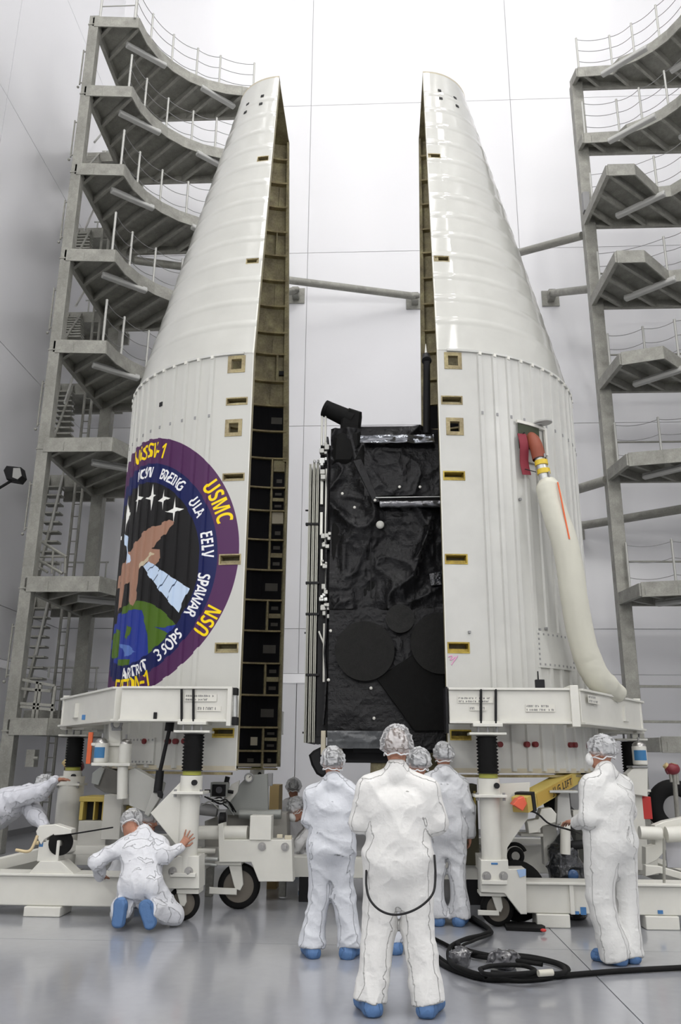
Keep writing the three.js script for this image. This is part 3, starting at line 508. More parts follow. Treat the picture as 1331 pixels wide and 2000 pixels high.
function platform(root, poly, edgeIdx, h, jdx, lights, posts, opt = {}) {
  const g = sub('platform', root), th = .2, dk = .05;
  part('deck', slab(poly, h - dk, h), K.steel, g);
  // rim: plates along every edge of the outline
  for (let i = 0; i < poly.length; i++) {
    const a = poly[i], b = poly[(i + 1) % poly.length]; const lit = edgeIdx.includes(i);
    part(lit ? 'fascia' : 'edge_beam', bar(V(a[0], h - .11, a[1]), V(b[0], h - .11, b[1]), lit ? .03 : .09, lit ? .3 : .26), lit ? K.steel : K.steel, g);
  }
  let xs = poly.map(p => p[0]), zs = poly.map(p => p[1]), cx = (Math.min(...xs) + Math.max(...xs)) / 2, cz = (Math.min(...zs) + Math.max(...zs)) / 2;
  const L = Math.hypot(jdx, 1), dx = jdx / L, dz = 1 / L;
  for (let k = -8; k <= 8; k++) for (const [t0, t1] of clipLine(poly, cx - dz * k * .5, cz + dx * k * .5, dx, dz)) {
    const ox = cx - dz * k * .5, oz = cz + dx * k * .5; part('joist', bar(V(ox + dx * t0, h - .14, oz + dz * t0), V(ox + dx * t1, h - .14, oz + dz * t1), .07, .17), K.steel, g);
  }
  for (const [x0, z0, x1, z1] of lights) { const a = V(x0, h - .3, z0), b = V(x1, h - .3, z1); part('strip_light', [bar(a, b, .15, .09, .03), bar(a.clone().setY(h - .24), b.clone().setY(h - .24), .06, .06)], K.fixture, g); }
  const P = posts.map(([x, z]) => V(x, h, z)); const hr = opt.rail ?? 1.05;
  P.forEach((p, i) => {
    const rp = part('rail_post', [rod(p.clone().setY(h - .05), p.clone().setY(h + hr), .026), ball(p.clone().setY(h + hr), .03)], K.rail, g);
    if (i && !(opt.gap || []).includes(i)) for (const f of [.97, .64, .3]) part('rail_chain', chain(P[i - 1].clone().setY(h + hr * f), p.clone().setY(h + hr * f), .07), K.wire, g);
  });
  return g;
}
{
  // left tower: front column, back column, eight decks with a round bite
  const t = thing('access_tower', 'grey steel access tower with round-cut decks, ladder and stair beside the emblem-side fairing', 'access tower');
  const zf = -14.95, zb = -18.0, xl = -6.7, H = [2.25, 4.86, 7.68, 9.87, 12.05, 14.25, 16.4, 18.42];
  part('front_column', [bx(-6.83, -6.6, 0, 18.5, zf - .22, zf, .01)], K.steel, t); part('back_column', bx(-6.72, -6.45, 0, 18.4, zb - .12, zb + .15, .01), K.steel, t);
  for (let i = 0; i < 8; i++) part('column_collar', bx(-6.845, -6.585, H[i] - .2, H[i] - .17, zf - .24, zf + .012), K.steel, t);
  const arc = []; for (const a of [2, 14, 26, 38, 50, 62, 74, 84]) arc.push([-3.3 - 2.36 * Math.cos(a * Math.PI / 180), -14.95 - 2.25 * Math.sin(a * Math.PI / 180)]);
  const posts = [0, 1.55, 3.1, 4.55, 5.8].map(k => { const i = Math.floor(k), f = k - i, a = arc[i], b = arc[Math.min(i + 1, arc.length - 1)]; return [a[0] + (b[0] - a[0]) * f - .12, a[1] + (b[1] - a[1]) * f - .1]; });
  H.forEach((h, i) => {
    let poly, lit, ps = posts.concat([[-3.3, -17.45]]), lights = [[-6.07, -15.45, -5.27, -16.14], [-4.53, -16.84, -3.79, -17.53]];
    if (i >= 3) { poly = [[xl, zf], ...arc, [-3.22, -17.3], [-3.22, zb], [xl, zb]]; lit = [0, 1, 2, 3, 4, 5, 6, 7, 8]; }
    else if (i === 2 || i === 1) { poly = [[xl, zf], [-5.3, zf], [-5.1, -15.4], [-4.7, -16.1], [-4.0, -16.8], [-3.22, -17.2], [-3.22, zb], [xl, zb]]; lit = [0, 1, 2, 3, 4]; ps = [[-5.1, -16.9], [-4.0, -17.3], [-3.4, -17.5]]; lights = [[-5.9, -15.5, -4.9, -16.1]]; }
    else { poly = [[xl, zf], [-6.0, zf], [-5.4, -15.5], [-5.0, -16.4], [-4.2, -17.2], [-4.2, zb], [xl, zb]]; lit = [0, 1, 2, 3]; ps = []; lights = []; }
    platform(t, poly, lit, h, 1.15, lights, ps);
    if (i === 7) { const g = sub('top_guard_rail', t); for (const [x, z] of [[-6.6, zf - .05], [-5.75, zf - .05]]) part('rail_post', rod(V(x, h, z), V(x, h + 1.1, z), .03), K.rail, g); for (const f of [.4, .75, 1.08]) part('rail', rod(V(-6.6, h + f, zf - .05), V(-5.75, h + f, zf - .05), .015), K.rail, g); for (const x of [-6.45, -6.25]) part('stair_rail', rod(V(x, h + 1.4, -16.6), V(x, h + .02, zf - .25), .03), K.steel, g); }
    // conduit on the outside of the front column
    const yy = h - 1.3; if (i > 0) part('conduit_handle', [rod(V(-6.92, yy - .55, zf - .1), V(-6.92, yy + .45, zf - .1), .018), rod(V(-6.92, yy - .5, zf - .1), V(-6.83, yy - .5, zf - .1), .015), rod(V(-6.92, yy + .4, zf - .1), V(-6.83, yy + .4, zf - .1), .015), ball(V(-6.95, yy - .62, zf - .1), .03)], K.steel, t);
  });
  // stair landings and flights behind, between the tower and the left wall
  const Ls = [2.6, 5.17, 8.1, 10.5, 12.5, 15.0, 17.4];
  Ls.forEach((h, i) => {
    const g = sub('stair_landing', t);
    part('landing_deck', bx(-8.0, -6.75, h - .06, h, -19.4, -18.25), K.steel, g); for (const z of [-18.25, -19.4]) part('landing_beam', bar(V(-8.0, h - .16, z), V(-6.7, h - .16, z), .08, .3), K.steel, g);
    for (const f of [.55, 1.05]) part('landing_rail', rod(V(-8, h + f, -19.4), V(-6.7, h + f, -19.4), .022), K.rail, g);
    for (const x of [-7.9, -7.3, -6.75]) part('rail_post', rod(V(x, h, -19.4), V(x, h + 1.05, -19.4), .022), K.rail, g);
    if (i + 1 < Ls.length) { const a = V(-7.95, Ls[i + 1] - .1, -18.3), b = V(-7.0, h + .05, -16.2); for (const dx of [0, .55]) part('stair_stringer', bar(V(a.x + dx * .6, a.y, a.z), V(b.x + dx * .3 - .2, b.y, b.z), .05, .22), K.steel, g); for (let k = 1; k < 10; k++) { const p = a.clone().lerp(b, k / 10); part('stair_tread', bx(p.x - .02, p.x + .35, p.y - .02, p.y + .02, p.z - .12, p.z + .12), K.steel, g); } for (const y of [.9]) part('hand_rail', rod(a.clone().add(V(.4, y, 0)), b.clone().add(V(.1, y, 0)), .025), K.rail, g); }
  });
  { // stair flight and guard visible on the second deck
    const z = -15.6, g = sub('deck_stair', t), W = (x, y) => atZ(x, y, z);
    for (const [a, b, r] of [[[68, 1050], [130, 1088], .03], [[68, 1090], [122, 1120], .03], [[66, 1101], [93, 1118], .025], [[70, 1088], [128, 1087], .022], [[104, 1076], [101, 1120], .022], [[128, 1090], [127, 1120], .026]]) part('stair_rail', rod(W(...a), W(...b), r), K.steel, g);
  }
  { // caged ladder beside the back column
    const g = sub('ladder', t), z = -18.05, x0 = -7.2, x1 = -7.02;
    part('stile', bar(V(x0, .1, z), V(x0, 16.5, z), .05, .06), K.steel, g); part('stile', bar(V(x1, .1, z), V(x1, 16.5, z), .05, .06), K.steel, g);
    for (let y = .4; y < 16.4; y += .3) part('rung', rod(V(x0, y, z), V(x1, y, z), .013, .013, 6), K.steel, g);
  }
  part('switch_box', [pb(50, 1464, 67, 1498, -15.1, .2), rod(atZ(66, 1481, -15), atZ(74, 1481, -15), .03)], K.steel, t);
  { const z = -15.05, g = sub('ground_guard_rail', t), W = (x, y) => atZ(x, y, z); for (const [a, b] of [[[40, 1327], [108, 1340]], [[40, 1345], [100, 1350]], [[40, 1380], [108, 1387]], [[40, 1374], [106, 1378]], [[74, 1330], [64, 1405]], [[80, 1334], [72, 1405]], [[108, 1340], [100, 1408]]]) part('guard_bar', bar(W(...a), W(...b), .05, .05), K.steel, g); }
  rebase(t);
  // right tower
  const u = thing('access_tower', 'grey steel access tower with notched decks beside the air hose', 'access tower');
  const zc = -17.35, xc = 4.98;
  part('inner_column', [bx(xc - .02, xc + .26, 0, 18.3, zc - .1, zc + .15, .01)], K.steel, u); part('outer_column', bx(9.4, 9.65, 0, 18.3, zc - .1, zc + .15), K.steel, u); part('front_column', bx(9.4, 9.65, 0, 18.4, -14.9, -14.65), K.steel, u);
  const Hr = [2.05, 5.0, 7.74, 9.9, 12.05, 14.26, 16.4, 18.42];
  const arcR = []; for (const a of [68, 56, 44, 32, 20, 8]) arcR.push([5.3 + 1.95 * Math.cos(a * Math.PI / 180), -14.85 - 1.95 * Math.sin(a * Math.PI / 180)]);
  Hr.forEach((h, i) => {
    let head, lit, ps;
    if (i >= 6) { head = [[5.06, -16.92], [5.92, -16.88], ...arcR.slice(0).filter(p => p[0] > 6)]; lit = [0, 1, 2, 3, 4, 5, 6]; ps = [[5.12, -17.0], [5.95, -16.95], [6.4, -16.6], [6.85, -16.1], [7.2, -15.4]]; }
    else if (i >= 4) { head = [[5.08, -15.45], [5.66, -15.45], [6.43, -16.25], ...arcR.filter(p => p[0] > 6.55)]; lit = [0, 1, 2, 3, 4, 5, 6]; ps = [[5.15, -17.0], [6.5, -16.45], [7.0, -15.9]]; }
    else if (i === 3) { head = [[5.12, -15.95], [5.91, -15.68], [6.47, -16.25], ...arcR.filter(p => p[0] > 6.6)]; lit = [0, 1, 2, 3, 4, 5, 6]; ps = [[5.2, -17.0], [5.9, -16.7], [6.5, -16.4], [7.1, -15.8]]; }
    else if (i >= 1) { head = [[5.16, -16.25], [6.2, -16.0], [7.1, -15.4], [7.25, -14.9]]; lit = [0, 1, 2, 3]; ps = [[5.2, -17.1], [6.05, -16.8], [6.9, -16.4], [7.4, -16]]; }
    else { head = [[5.3, -16.4], [7.2, -16.2], [7.3, -14.9]]; lit = [0, 1]; ps = []; }
    const poly = [...head, [9.65, -14.85], [9.65, zc], [5.0, zc]];
    platform(u, poly, lit, h, -1.15, i ? [[5.62, -16.85, 6.5, -16.05], [7.3, -16.8, 8.1, -16.0]] : [], ps);
    if (i && i < 6) for (const f of [.62, .03]) part('back_rail', rod(V(5.2, h + f + .1, zc - .02), V(9.5, h + f + .1, zc - .02), .022), K.steel, u);
  });
  { const g = sub('ground_guard_rail', u), z = zc; for (const f of [.35, 1.05]) part('guard_bar', bar(V(5.2, 2.05 + f, z), V(9.5, 2.05 + f, z), .05, .05), K.steel, g); for (const x of [6.35, 7.4, 8.4]) part('guard_post', bar(V(x, 2.05, z), V(x, 3.1, z), .05, .05), K.steel, g); }
  part('column_box', [pb(1140, 374, 1153, 410, zc + .3, .14)], K.grey, u);
  rebase(u);
  // braces from the towers to wall plates
  const zw = ROOM.z0 + .04;
  const brace = (label, a, b, r, pl) => { const g = thing('wall_brace', label, 'brace'); part('tube', rod(a, b, r, r, 18), K.steel, g); if (pl) { const w = .24; part('wall_plate', bx(b.x - w, b.x + w, b.y - w, b.y + w, zw, zw + .03), K.steel, g); part('clevis', [bx(b.x - .09, b.x + .09, b.y - .13, b.y + .13, zw, zw + .3), rod(b.clone().add(V(-.12, 0, .05)), b.clone().add(V(.12, 0, .05)), .07)], K.steel, g); } rebase(g); };
  brace('long steel brace tube between the ladder tower and a wall plate behind the satellite', V(-6.3, 13.9, zb - .1), V(1.0, 13.9, zw + .28), .1, true);
  brace('steel brace tube from the notched-deck tower passing behind the hose-side fairing', V(4.95, 13.9, zc - .12), atZ(905, 523, zw + .28), .1, true);
  brace('steel brace tube hidden behind the open fairing with its wall plate beside the split line', V(-6.3, 12.3, zb - .1), atZ(577, 568, zw + .28), .1, true);
  brace('short steel brace tube with wall plate between hose-side fairing and notched-deck tower', V(5.3, 12.45, zc - .12), V(4.76, 13.92, zw + .28), .1, true);
  brace('short low brace tube ending at the notched-deck tower column', V(4.98, 7.55, zc), V(3.4, 7.75, zw + .28), .11, true);
  brace('long low brace tube crossing behind the notched-deck tower column', atZ(1340, 993, zc - .3), atZ(1130, 1028, zw + .4), .1, true);
}
// ---------------------------------------------------------------- ground support trolleys
// beam of the ring: follows a plan outline, box section with lips
function ringBeam(root, pts, y0, y1, w, left) {
  for (let i = 0; i + 1 < pts.length; i++) {
    const a = V(pts[i][0], 0, pts[i][1]), b = V(pts[i + 1][0], 0, pts[i + 1][1]), ym = (y0 + y1) / 2;
    const seg = sub('ring_beam', root);
    part('web', bar(a.clone().setY(ym), b.clone().setY(ym), w, y1 - y0 - .04, .01), K.white, seg);
    part('top_flange', bar(a.clone().setY(y1 - .012), b.clone().setY(y1 - .012), w + .07, .025), K.white, seg); part('bottom_flange', bar(a.clone().setY(y0 + .012), b.clone().setY(y0 + .012), w + .07, .025), K.white, seg);
    if (i && !(left && i === 1)) part('corner_plate', bx(a.x - .045, a.x + .045, y0 - .03, y1 + .03, a.z - w / 2 - .05, a.z + w / 2 + .05), K.white, seg);
  }
}
// printed lines of small lettering (not readable in the photograph): rows of tiny dark strokes on a thin plate
function printTex(rows, seed) {
  const c = document.createElement('canvas'); c.width = 512; c.height = 64 * rows.length; const x = c.getContext('2d'), r = rng(seed); x.fillStyle = '#dedcd2'; x.fillRect(0, 0, c.width, c.height); x.fillStyle = '#2a2c34';
  rows.forEach((len, j) => { let q = 14; while (q < len * 500) { const w = 14 + r() * 16; if (r() < .84) { x.fillRect(q, 14 + j * 64, w * .3, 36); x.fillRect(q, 14 + j * 64 + (r() < .5 ? 0 : 15), w * .8, 8); if (r() < .6) x.fillRect(q + w * .55, 14 + j * 64, w * .28, 36); } q += w + 5; } });
  const t = new THREE.CanvasTexture(c); t.colorSpace = THREE.SRGBColorSpace; return t;
}
function printed(root, px0, py0, px1, py1, z, rows, seed) {
  const a = atZ(px0, py1, z), b = atZ(px1, py0, z), g = new THREE.BoxGeometry(b.x - a.x, b.y - a.y, .004); g.translate((a.x + b.x) / 2, (a.y + b.y) / 2, z);
  part('stencilled_text', g, mat([1, 1, 1], .4, { map: printTex(rows, seed) }), root, 'small dark stencilled lettering', true);
}
function bellows(root, x, z, y0, y1, r) {
  const pr = []; const n = 11; for (let i = 0; i <= n * 2; i++) pr.push([r * (i % 2 ? .86 : 1.04), y0 + (y1 - y0) * i / (n * 2)]);
  part('bellows', lathe(pr, 28).translate(x, 0, z), K.rubber, root, 'black pleated rubber bellows');
  part('bellows_ring', new THREE.CylinderGeometry(r * .88, r * .88, .05, 24).translate(x, y0 - .02, z), mat([.35, .36, .06], .5), root, 'yellow-green ring');
}
function bolt(root, px, py, z) {
  const p = atZ(px, py, z), g = sub('anchor_bolt', root); const w = new THREE.CylinderGeometry(.046, .046, .012, 22); w.rotateX(Math.PI / 2); w.translate(p.x, p.y, z + .006); part('washer', w, K.chrome, g); const h = new THREE.CylinderGeometry(.027, .027, .03, 6); h.rotateX(Math.PI / 2); h.translate(p.x, p.y, z + .025); part('bolt_head', h, K.chrome, g);
}
function caster(root, c, r, w, turn, forkSide) { // wheel on an axle along its own z, then turned
  const g = sub('caster', root);
  const add = (n, geo, m) => { geo.rotateY(turn); geo.translate(c.x, c.y, c.z); part(n, geo, m, g); };
  const ty = lathe([[r * .72, -w / 2], [r * .93, -w / 2], [r, -w * .3], [r, w * .3], [r * .93, w / 2], [r * .72, w / 2]], 36); ty.rotateX(Math.PI / 2); add('tyre', ty, K.rubber);
  const hub = lathe([[0, -w * .3], [r * .72, -w * .3], [r * .73, -w * .42], [r * .73, w * .42], [r * .72, w * .3], [r * .3, w * .34], [r * .28, w * .5], [0, w * .5]], 30); hub.rotateX(Math.PI / 2); add('wheel_hub', hub, mat([.17, .15, .12], .5));
  for (const s of [-1, 1]) add('fork', plate([[-r * .55, r * 1.12], [r * .1, r * 1.12], [r * .24, r * .1], [r * .1, -r * .16], [-r * .14, -r * .1], [-r * .22, r * .1]], s > 0 ? w * .85 : -w * .55, w * .25, .006), K.white);
  add('fork_crown', bx(-r * .7, r * .2, r * 1.06, r * 1.2, -w * .85, w * .85), K.white);
  add('brake_pedal', plate([[-r * 1.35, 0], [-r * 1.35, -r * .3], [-r * .05, -r * .34], [-r * .05, -r * .06], [-r * 1.1, -r * .02]], w * 1.05, w * .22, .006), K.white);
  add('swivel_ring', new THREE.CylinderGeometry(r * .4, r * .45, r * .2, 20).translate(-r * .25, r * 1.28, 0), K.chrome);
}
function jack(root, x, z, top, opts = {}) {
  const g = sub('jack_column', root);
  part('head_plate', [bx(x - .16, x + .16, top - .035, top, z - .16, z + .16), bx(x - .2, x + .2, top - .12, top - .095, z - .14, z + .14)], K.white, g);
  for (const dx of [-.1, 0, .1]) part('head_bolt', rod(V(x + dx, top - .1, z + .11), V(x + dx, top - .03, z + .11), .014, .014, 8), K.grey, g);
  bellows(g, x, z, top - .52, top - .13, .115);
  part('collar', [new THREE.CylinderGeometry(.12, .12, .16, 26).translate(x, top - .65, z), bx(x - .17, x + .17, top - .76, top - .73, z - .17, z + .17)], K.white, g);
  for (const dx of [-.14, .14]) part('collar_bolt', rod(V(x + dx, top - .79, z + .13), V(x + dx, top - .71, z + .13), .016, .016, 8), K.grey, g);
  { const h = new THREE.CylinderGeometry(.03, .03, .05, 14); h.rotateX(Math.PI / 2); h.translate(x + (opts.eye ?? .06), top - .64, z + .12); part('collar_port', h, K.black, g); }
  part('column', new THREE.CylinderGeometry(.105, .105, top - .74 - .45, 28).translate(x, (top - .74 + .45) / 2, z), K.white, g);
  return g;
}
{
  // ------------ left
  const t = thing('fairing_trolley', 'white wheeled ground trolley holding the emblem-side fairing half, with winch', 'trolley');
  const zF = -9.35;
  ringBeam(t, [[-1.68, -9.38], [-2.92, -9.38], [-4.28, -11.35], [-4.28, -12.6], [-2.9, -14.35], [-1.68, -14.35]], 2.02, 2.4, .2, true);
  part('ring_end_plate', [pb(443, 1341, 452, 1418, -9.24, .3)], K.white, t); part('end_clamp', [pb(453, 1343, 463, 1357, -9.3, .14), pb(453, 1400, 463, 1416, -9.3, .14)], K.black, t); part('clamp_cylinder', rod(atZ(458, 1357, -9.36), atZ(458, 1400, -9.36), .035), K.silver, t);
  for (const x of [355, 378]) part('tie_rod', rod(atZ(x, 1346, -9.255), atZ(x, 1414, -9.255), .014), K.black, t);
  printed(t, 361, 1356, 424, 1370, -9.27, [.9, .7], 3); printed(t, 385, 1379, 432, 1389, -9.27, [.8], 4);
  for (const [x, y0, y1, m] of [[186, 1381, 1406, K.blue], [303, 1391, 1406, K.black], [163, 1396, 1406, K.blue]]) { const q = x < 250 ? -10.0 : -9.262; part('tape_mark', pb(x - 3.5, y0, x + 3.5, y1, q, .01), m, t); }
  // holding brackets between the ring and the fairing skin
  for (const a of [.35, 1.1, 1.9, 2.7]) { const p = shellP(-1.65, -1, FR.R + .02, a, 2.2), q = shellP(-1.65, -1, FR.R + .45, a, 2.2); part('ring_bracket', bar(p, q, .2, .18), K.white, t); }
  const xj = atZ(378, 1460, zF).x; jack(t, xj, zF, 2.02);
  const xb = -4.22, zb = -11.55; jack(t, xb, zb, 2.02);
  part('rear_column_sleeve', [new THREE.CylinderGeometry(.17, .17, 1.2, 30).translate(xb, .78, zb), bx(xb - .2, xb + .2, .14, .2, zb - .2, zb + .2)], K.white, t);
  jack(t, xj, -14.3, 2.02);
  // gusset on the front column
  part('gusset', pplate([[355, 1532], [352, 1528], [294, 1588], [345, 1652], [356, 1655]], zF + .02, .05), K.white, t);
  part('column_foot', [pplate([[349, 1672], [389, 1672], [389, 1736], [330, 1736], [318, 1742], [316, 1690]], zF + .1, .3), bx(xj - .14, xj + .13, .44, .48, zF - .14, zF + .14)], K.white, t);
  bolt(t, 338, 1702, zF + .1); bolt(t, 369, 1702, zF + .1);
  caster(t, V(xj - .02, .17, zF - .05), .17, .1, .1);
  part('caster_mount', pb(345, 1736, 388, 1746, zF + .06, .26), K.white, t);
  // base frame
  const base = sub('base_frame', t);
  part('front_beam', bx(-4.75, -2.33, .1, .41, -9.72, -9.47, .015), K.white, base); part('front_flange', bx(-4.75, -2.33, .4, .425, -9.76, -9.42), K.white, base);
  part('side_beam', bar(V(-4.62, .3, -9.6), V(-4.4, .3, -14.4), .2, .2), K.white, base); part('rear_beam', bx(-4.5, -1.7, .12, .4, -14.6, -14.35), K.white, base); part('inner_beam', bar(V(-2.1, .5, -9.5), V(-2.1, .5, -14.4), .18, .16), K.white, base);
  part('diagonal_beam', bar(V(-4.55, .42, -9.6), V(-3.75, .6, -10.6), .1, .12), K.white, base); part('cross_beam', bar(V(-4.1, .55, -10.6), V(-2.2, .55, -10.6), .1, .1), K.white, base);
  part('floor_pad', bx(-3.83, -3.43, 0, .1, -9.78, -9.42, .012), K.white, base); part('floor_pad', bx(-4.6, -4.2, 0, .12, -14.65, -14.3, .012), K.white, base); part('floor_pad', bx(-4.42, -4.02, 0, .14, -11.75, -11.35, .012), K.white, base);
  // winch on its pedestal
  const w = sub('winch', t), zw = -9.55;
  part('pedestal', [pplate([[52, 1710], [78, 1682], [118, 1682], [150, 1712]], zw + .1, .25)], K.white, w);
  part('winch_body', [pb(74, 1641, 115, 1683, zw + .08, .2), pb(78, 1624, 92, 1645, zw + .08, .2)], K.white, w);
  part('winch_arm', [pplate([[70, 1624], [76, 1613], [108, 1610], [140, 1620], [139, 1628], [124, 1630], [100, 1632], [86, 1640], [80, 1650], [74, 1640]], zw + .1, .14)], K.white, w);
  { const c = atZ(107, 1645, zw), d = lathe([[.03, -.09], [.13, -.09], [.13, -.07], [.1, -.06], [.1, .06], [.13, .07], [.13, .09], [.03, .09]], 26); d.rotateX(Math.PI / 2); d.rotateY(.5); d.translate(c.x + .05, c.y, c.z - .02); part('drum', d, K.rubber, w); }
  part('crank', [tube([atZ(73, 1632, zw + .1), atZ(68, 1645, zw + .12), atZ(60, 1660, zw + .14), atZ(54, 1663, zw + .15), atZ(31, 1660, zw + .15)], .017, 8, 30), rod(atZ(68, 1646, zw + .1), atZ(76, 1646, zw + .1), .02)], mat([.6, .48, .28], .5), w, 'tan bent crank handle');
  part('winch_wire', rod(atZ(122, 1632, zw), atZ(221, 1616, -9.9), .008, .008, 6), K.black, w); part('brand_tag', pb(76, 1644, 84, 1654, zw + .085, .01), K.blue, w);
  // long dark strut and its grey foot bracket
  part('strut', [rod(atZ(333, 1408, -9.6), atZ(330, 1428, -9.6), .05), rod(atZ(331, 1425, -9.6), atZ(312, 1510, -9.62), .022), rod(atZ(313, 1505, -9.62), atZ(308, 1548, -9.62), .045, .05)], K.black, t, 'long black adjustable strut');
  part('strut_foot', [pplate([[248, 1505], [262, 1500], [316, 1530], [312, 1545], [292, 1590], [252, 1573]], -9.75, .2), pplate([[300, 1540], [312, 1540], [314, 1556], [290, 1595], [282, 1590]], -9.6, .1)], mat([.5, .5, .47], .45, { map: T.paint }), t); part('lug', pplate([[306, 1545], [316, 1545], [318, 1552], [316, 1560], [308, 1556]], -9.55, .04), K.black, t);
  // link to the middle: tube, drive block and its wheel
  const m = sub('drive_block', t), zm = -9.95;
  part('link_tube', [rod(atZ(383, 1626, zm - .1), atZ(432, 1626, zm - .1), .075, .075, 24), rod(atZ(436, 1627, zm - .1), atZ(484, 1627, zm - .1), .08, .08, 24), rod(atZ(384, 1662, zm - .1), atZ(422, 1662, zm - .1), .03)], K.white, m);
  part('block_plate', pplate([[426, 1610], [436, 1608], [438, 1640], [570, 1640], [573, 1722], [506, 1722], [491, 1684], [428, 1684]], zm, .22), K.white, m);
  part('control_box', pb(488, 1593, 530, 1641, zm + .02, .2), K.white, m); part('latch', [pb(541, 1630, 552, 1637, zm - .02, .05), pb(556, 1632, 570, 1640, zm - .02, .06)], K.beige, m);
  bolt(m, 512, 1653, zm); bolt(m, 557, 1654, zm);
  part('lower_rod', [rod(atZ(388, 1676, zm), atZ(426, 1678, zm), .02), rod(atZ(388, 1686, zm), atZ(424, 1690, zm), .016)], K.silver, m);
  { const c = atZ(466, 1730, zm - .15); caster(t, V(c.x, .24, c.z - .05), .24, .13, .06); }
  part('axle_plate', pb(420, 1682, 472, 1690, zm - .05, .25), K.white, t);
  rebase(t);
  // ------------ right
  const u = thing('fairing_trolley', 'white wheeled ground trolley holding the plain fairing half, with lettered ring beam', 'trolley');
  ringBeam(u, [[.74, -9.36], [2.1, -9.36], [3.36, -11.35], [3.36, -12.6], [2.1, -14.35], [.74, -14.35]], 2.02, 2.4, .2);
  part('ring_end_plate', pb(871, 1341, 876, 1432, -9.24, .3), K.black, u);
  for (const x of [940, 969]) part('tie_rod', rod(atZ(x, 1346, -9.235), atZ(x, 1414, -9.235), .014), K.black, u);
  for (const x of [922, 940, 968]) part('flange_bolt', rod(atZ(x, 1350, -9.34), atZ(x, 1343, -9.34), .02, .02, 8), K.grey, u);
  printed(u, 895, 1361, 964, 1373, -9.25, [.95, .9], 5); printed(u, 918, 1379, 950, 1388, -9.25, [.9], 6); printed(u, 1028, 1376, 1084, 1390, -9.25, [.8, .97], 7);
  { const a = V(2.1, 2.3, -9.36), b = V(3.36, 2.3, -11.35), d = b.clone().sub(a).normalize(), g = new THREE.BoxGeometry(.4, .09, .004); g.rotateY(Math.atan2(-d.z, d.x)); const c = a.clone().addScaledVector(d, .34), n = V(-d.z, 0, d.x); c.addScaledVector(n, -.135 * Math.sign(-1)); g.translate(c.x, c.y, c.z); part('stencilled_text', g, mat([1, 1, 1], .4, { map: printTex([.7, .85], 8) }), u, 'small dark stencilled lettering', true); }
  for (const a of [.35, 1.1, 1.9, 2.7]) { const p = shellP(.75, 1, FR.R + .02, a, 2.2), q = shellP(.75, 1, FR.R + .45, a, 2.2); part('ring_bracket', bar(p, q, .2, .18), K.white, u); }
  const xk = atZ(952, 1460, zF).x; jack(u, xk, zF, 2.02, { eye: .07 }); jack(u, 3.3, -11.5, 2.02); jack(u, xk, -14.3, 2.02);
  part('gusset', pplate([[962, 1531], [1036, 1528], [1032, 1598], [992, 1655], [990, 1682], [962, 1682]], zF - .12, .05), K.white, u);
  part('column_foot', [pplate([[940, 1680], [993, 1680], [994, 1698], [1028, 1698], [1030, 1786], [1018, 1786], [986, 1745], [940, 1743]], zF + .12, .3), bx(xk - .13, xk + .13, .42, .46, zF - .14, zF + .16)], K.white, u);
  bolt(u, 951, 1711, zF + .12); bolt(u, 984, 1711, zF + .12); part('name_tag', pb(960, 1685, 973, 1689, zF + .125, .008), K.blue, u); part('tape_mark', pplate([[1010, 1699], [1028, 1697], [1028, 1710], [1016, 1714]], zF + .128, .008, 0), mat([.35, .5, .75], .6), u);
  caster(u, V(xk + .04, .17, zF - .05), .17, .1, .15); part('caster_mount', pb(938, 1744, 990, 1751, zF + .08, .26), K.white, u);
  { const g = new THREE.CylinderGeometry(.3, .3, .1, 30); g.rotateX(Math.PI / 2); g.translate(xk + .3, .3, zF - .35); part('rear_wheel', g, K.rubber, u); }
  const bu = sub('base_frame', u);
  part('front_beam', bx(1.4, 4.6, .13, .42, -9.6, -9.36, .015), K.white, bu); part('front_flange', bx(1.4, 4.6, .41, .435, -9.64, -9.31), K.white, bu); part('stiffener', bx(1.93, 1.975, .13, .42, -9.37, -9.33), K.white, bu);
  part('side_beam', bar(V(3.6, .32, -9.6), V(3.4, .32, -14.4), .2, .22), K.white, bu); part('rear_beam', bx(.9, 3.6, .14, .42, -14.6, -14.35), K.white, bu); part('inner_beam', bar(V(1.2, .5, -9.5), V(1.2, .5, -14.4), .18, .16), K.white, bu);
  part('middle_beam', bx(.55, 3.4, .3, .62, -11.3, -11.1, .012), K.white, bu);
  for (const [x, z] of [[1.75, -9.45], [2.85, -9.45], [3.4, -14.4]]) part('floor_pad', bx(x - .17, x + .17, 0, .13, z - .17, z + .12, .012), K.white, bu);
  for (const [x0, y0, x1, y1] of [[1116, 1780, 1132, 1786], [1135, 1772, 1146, 1787], [1286, 1778, 1296, 1785]]) part('tape_mark', pb(x0, y0, x1, y1, -9.35, .008, 0), K.blue, bu);
  part('side_tube', [rod(atZ(1250, 1626, -10), atZ(1292, 1628, -10), .07, .07, 22), rod(atZ(1302, 1630, -10), atZ(1345, 1628, -10), .085, .085, 22)], K.white, bu);
  part('side_bracket', [pplate([[1280, 1612], [1300, 1604], [1345, 1595], [1345, 1612], [1302, 1622], [1302, 1660], [1284, 1680], [1262, 1690], [1262, 1655], [1280, 1650]], -10.1, .15), pplate([[1262, 1690], [1290, 1692], [1345, 1708], [1345, 1722], [1290, 1706], [1262, 1712]], -9.9, .12)], K.white, bu); part('side_panel', pb(1302, 1644, 1345, 1695, -10.2, .03), mat([.5, .5, .53], .5), bu);
  part('drop_rod', rod(atZ(1298, 1638, -9.4), atZ(1298, 1738, -9.4), .014), K.steel, bu);
  // winch and jack stand between the columns
  const s = sub('winch', u), zs = -9.6;
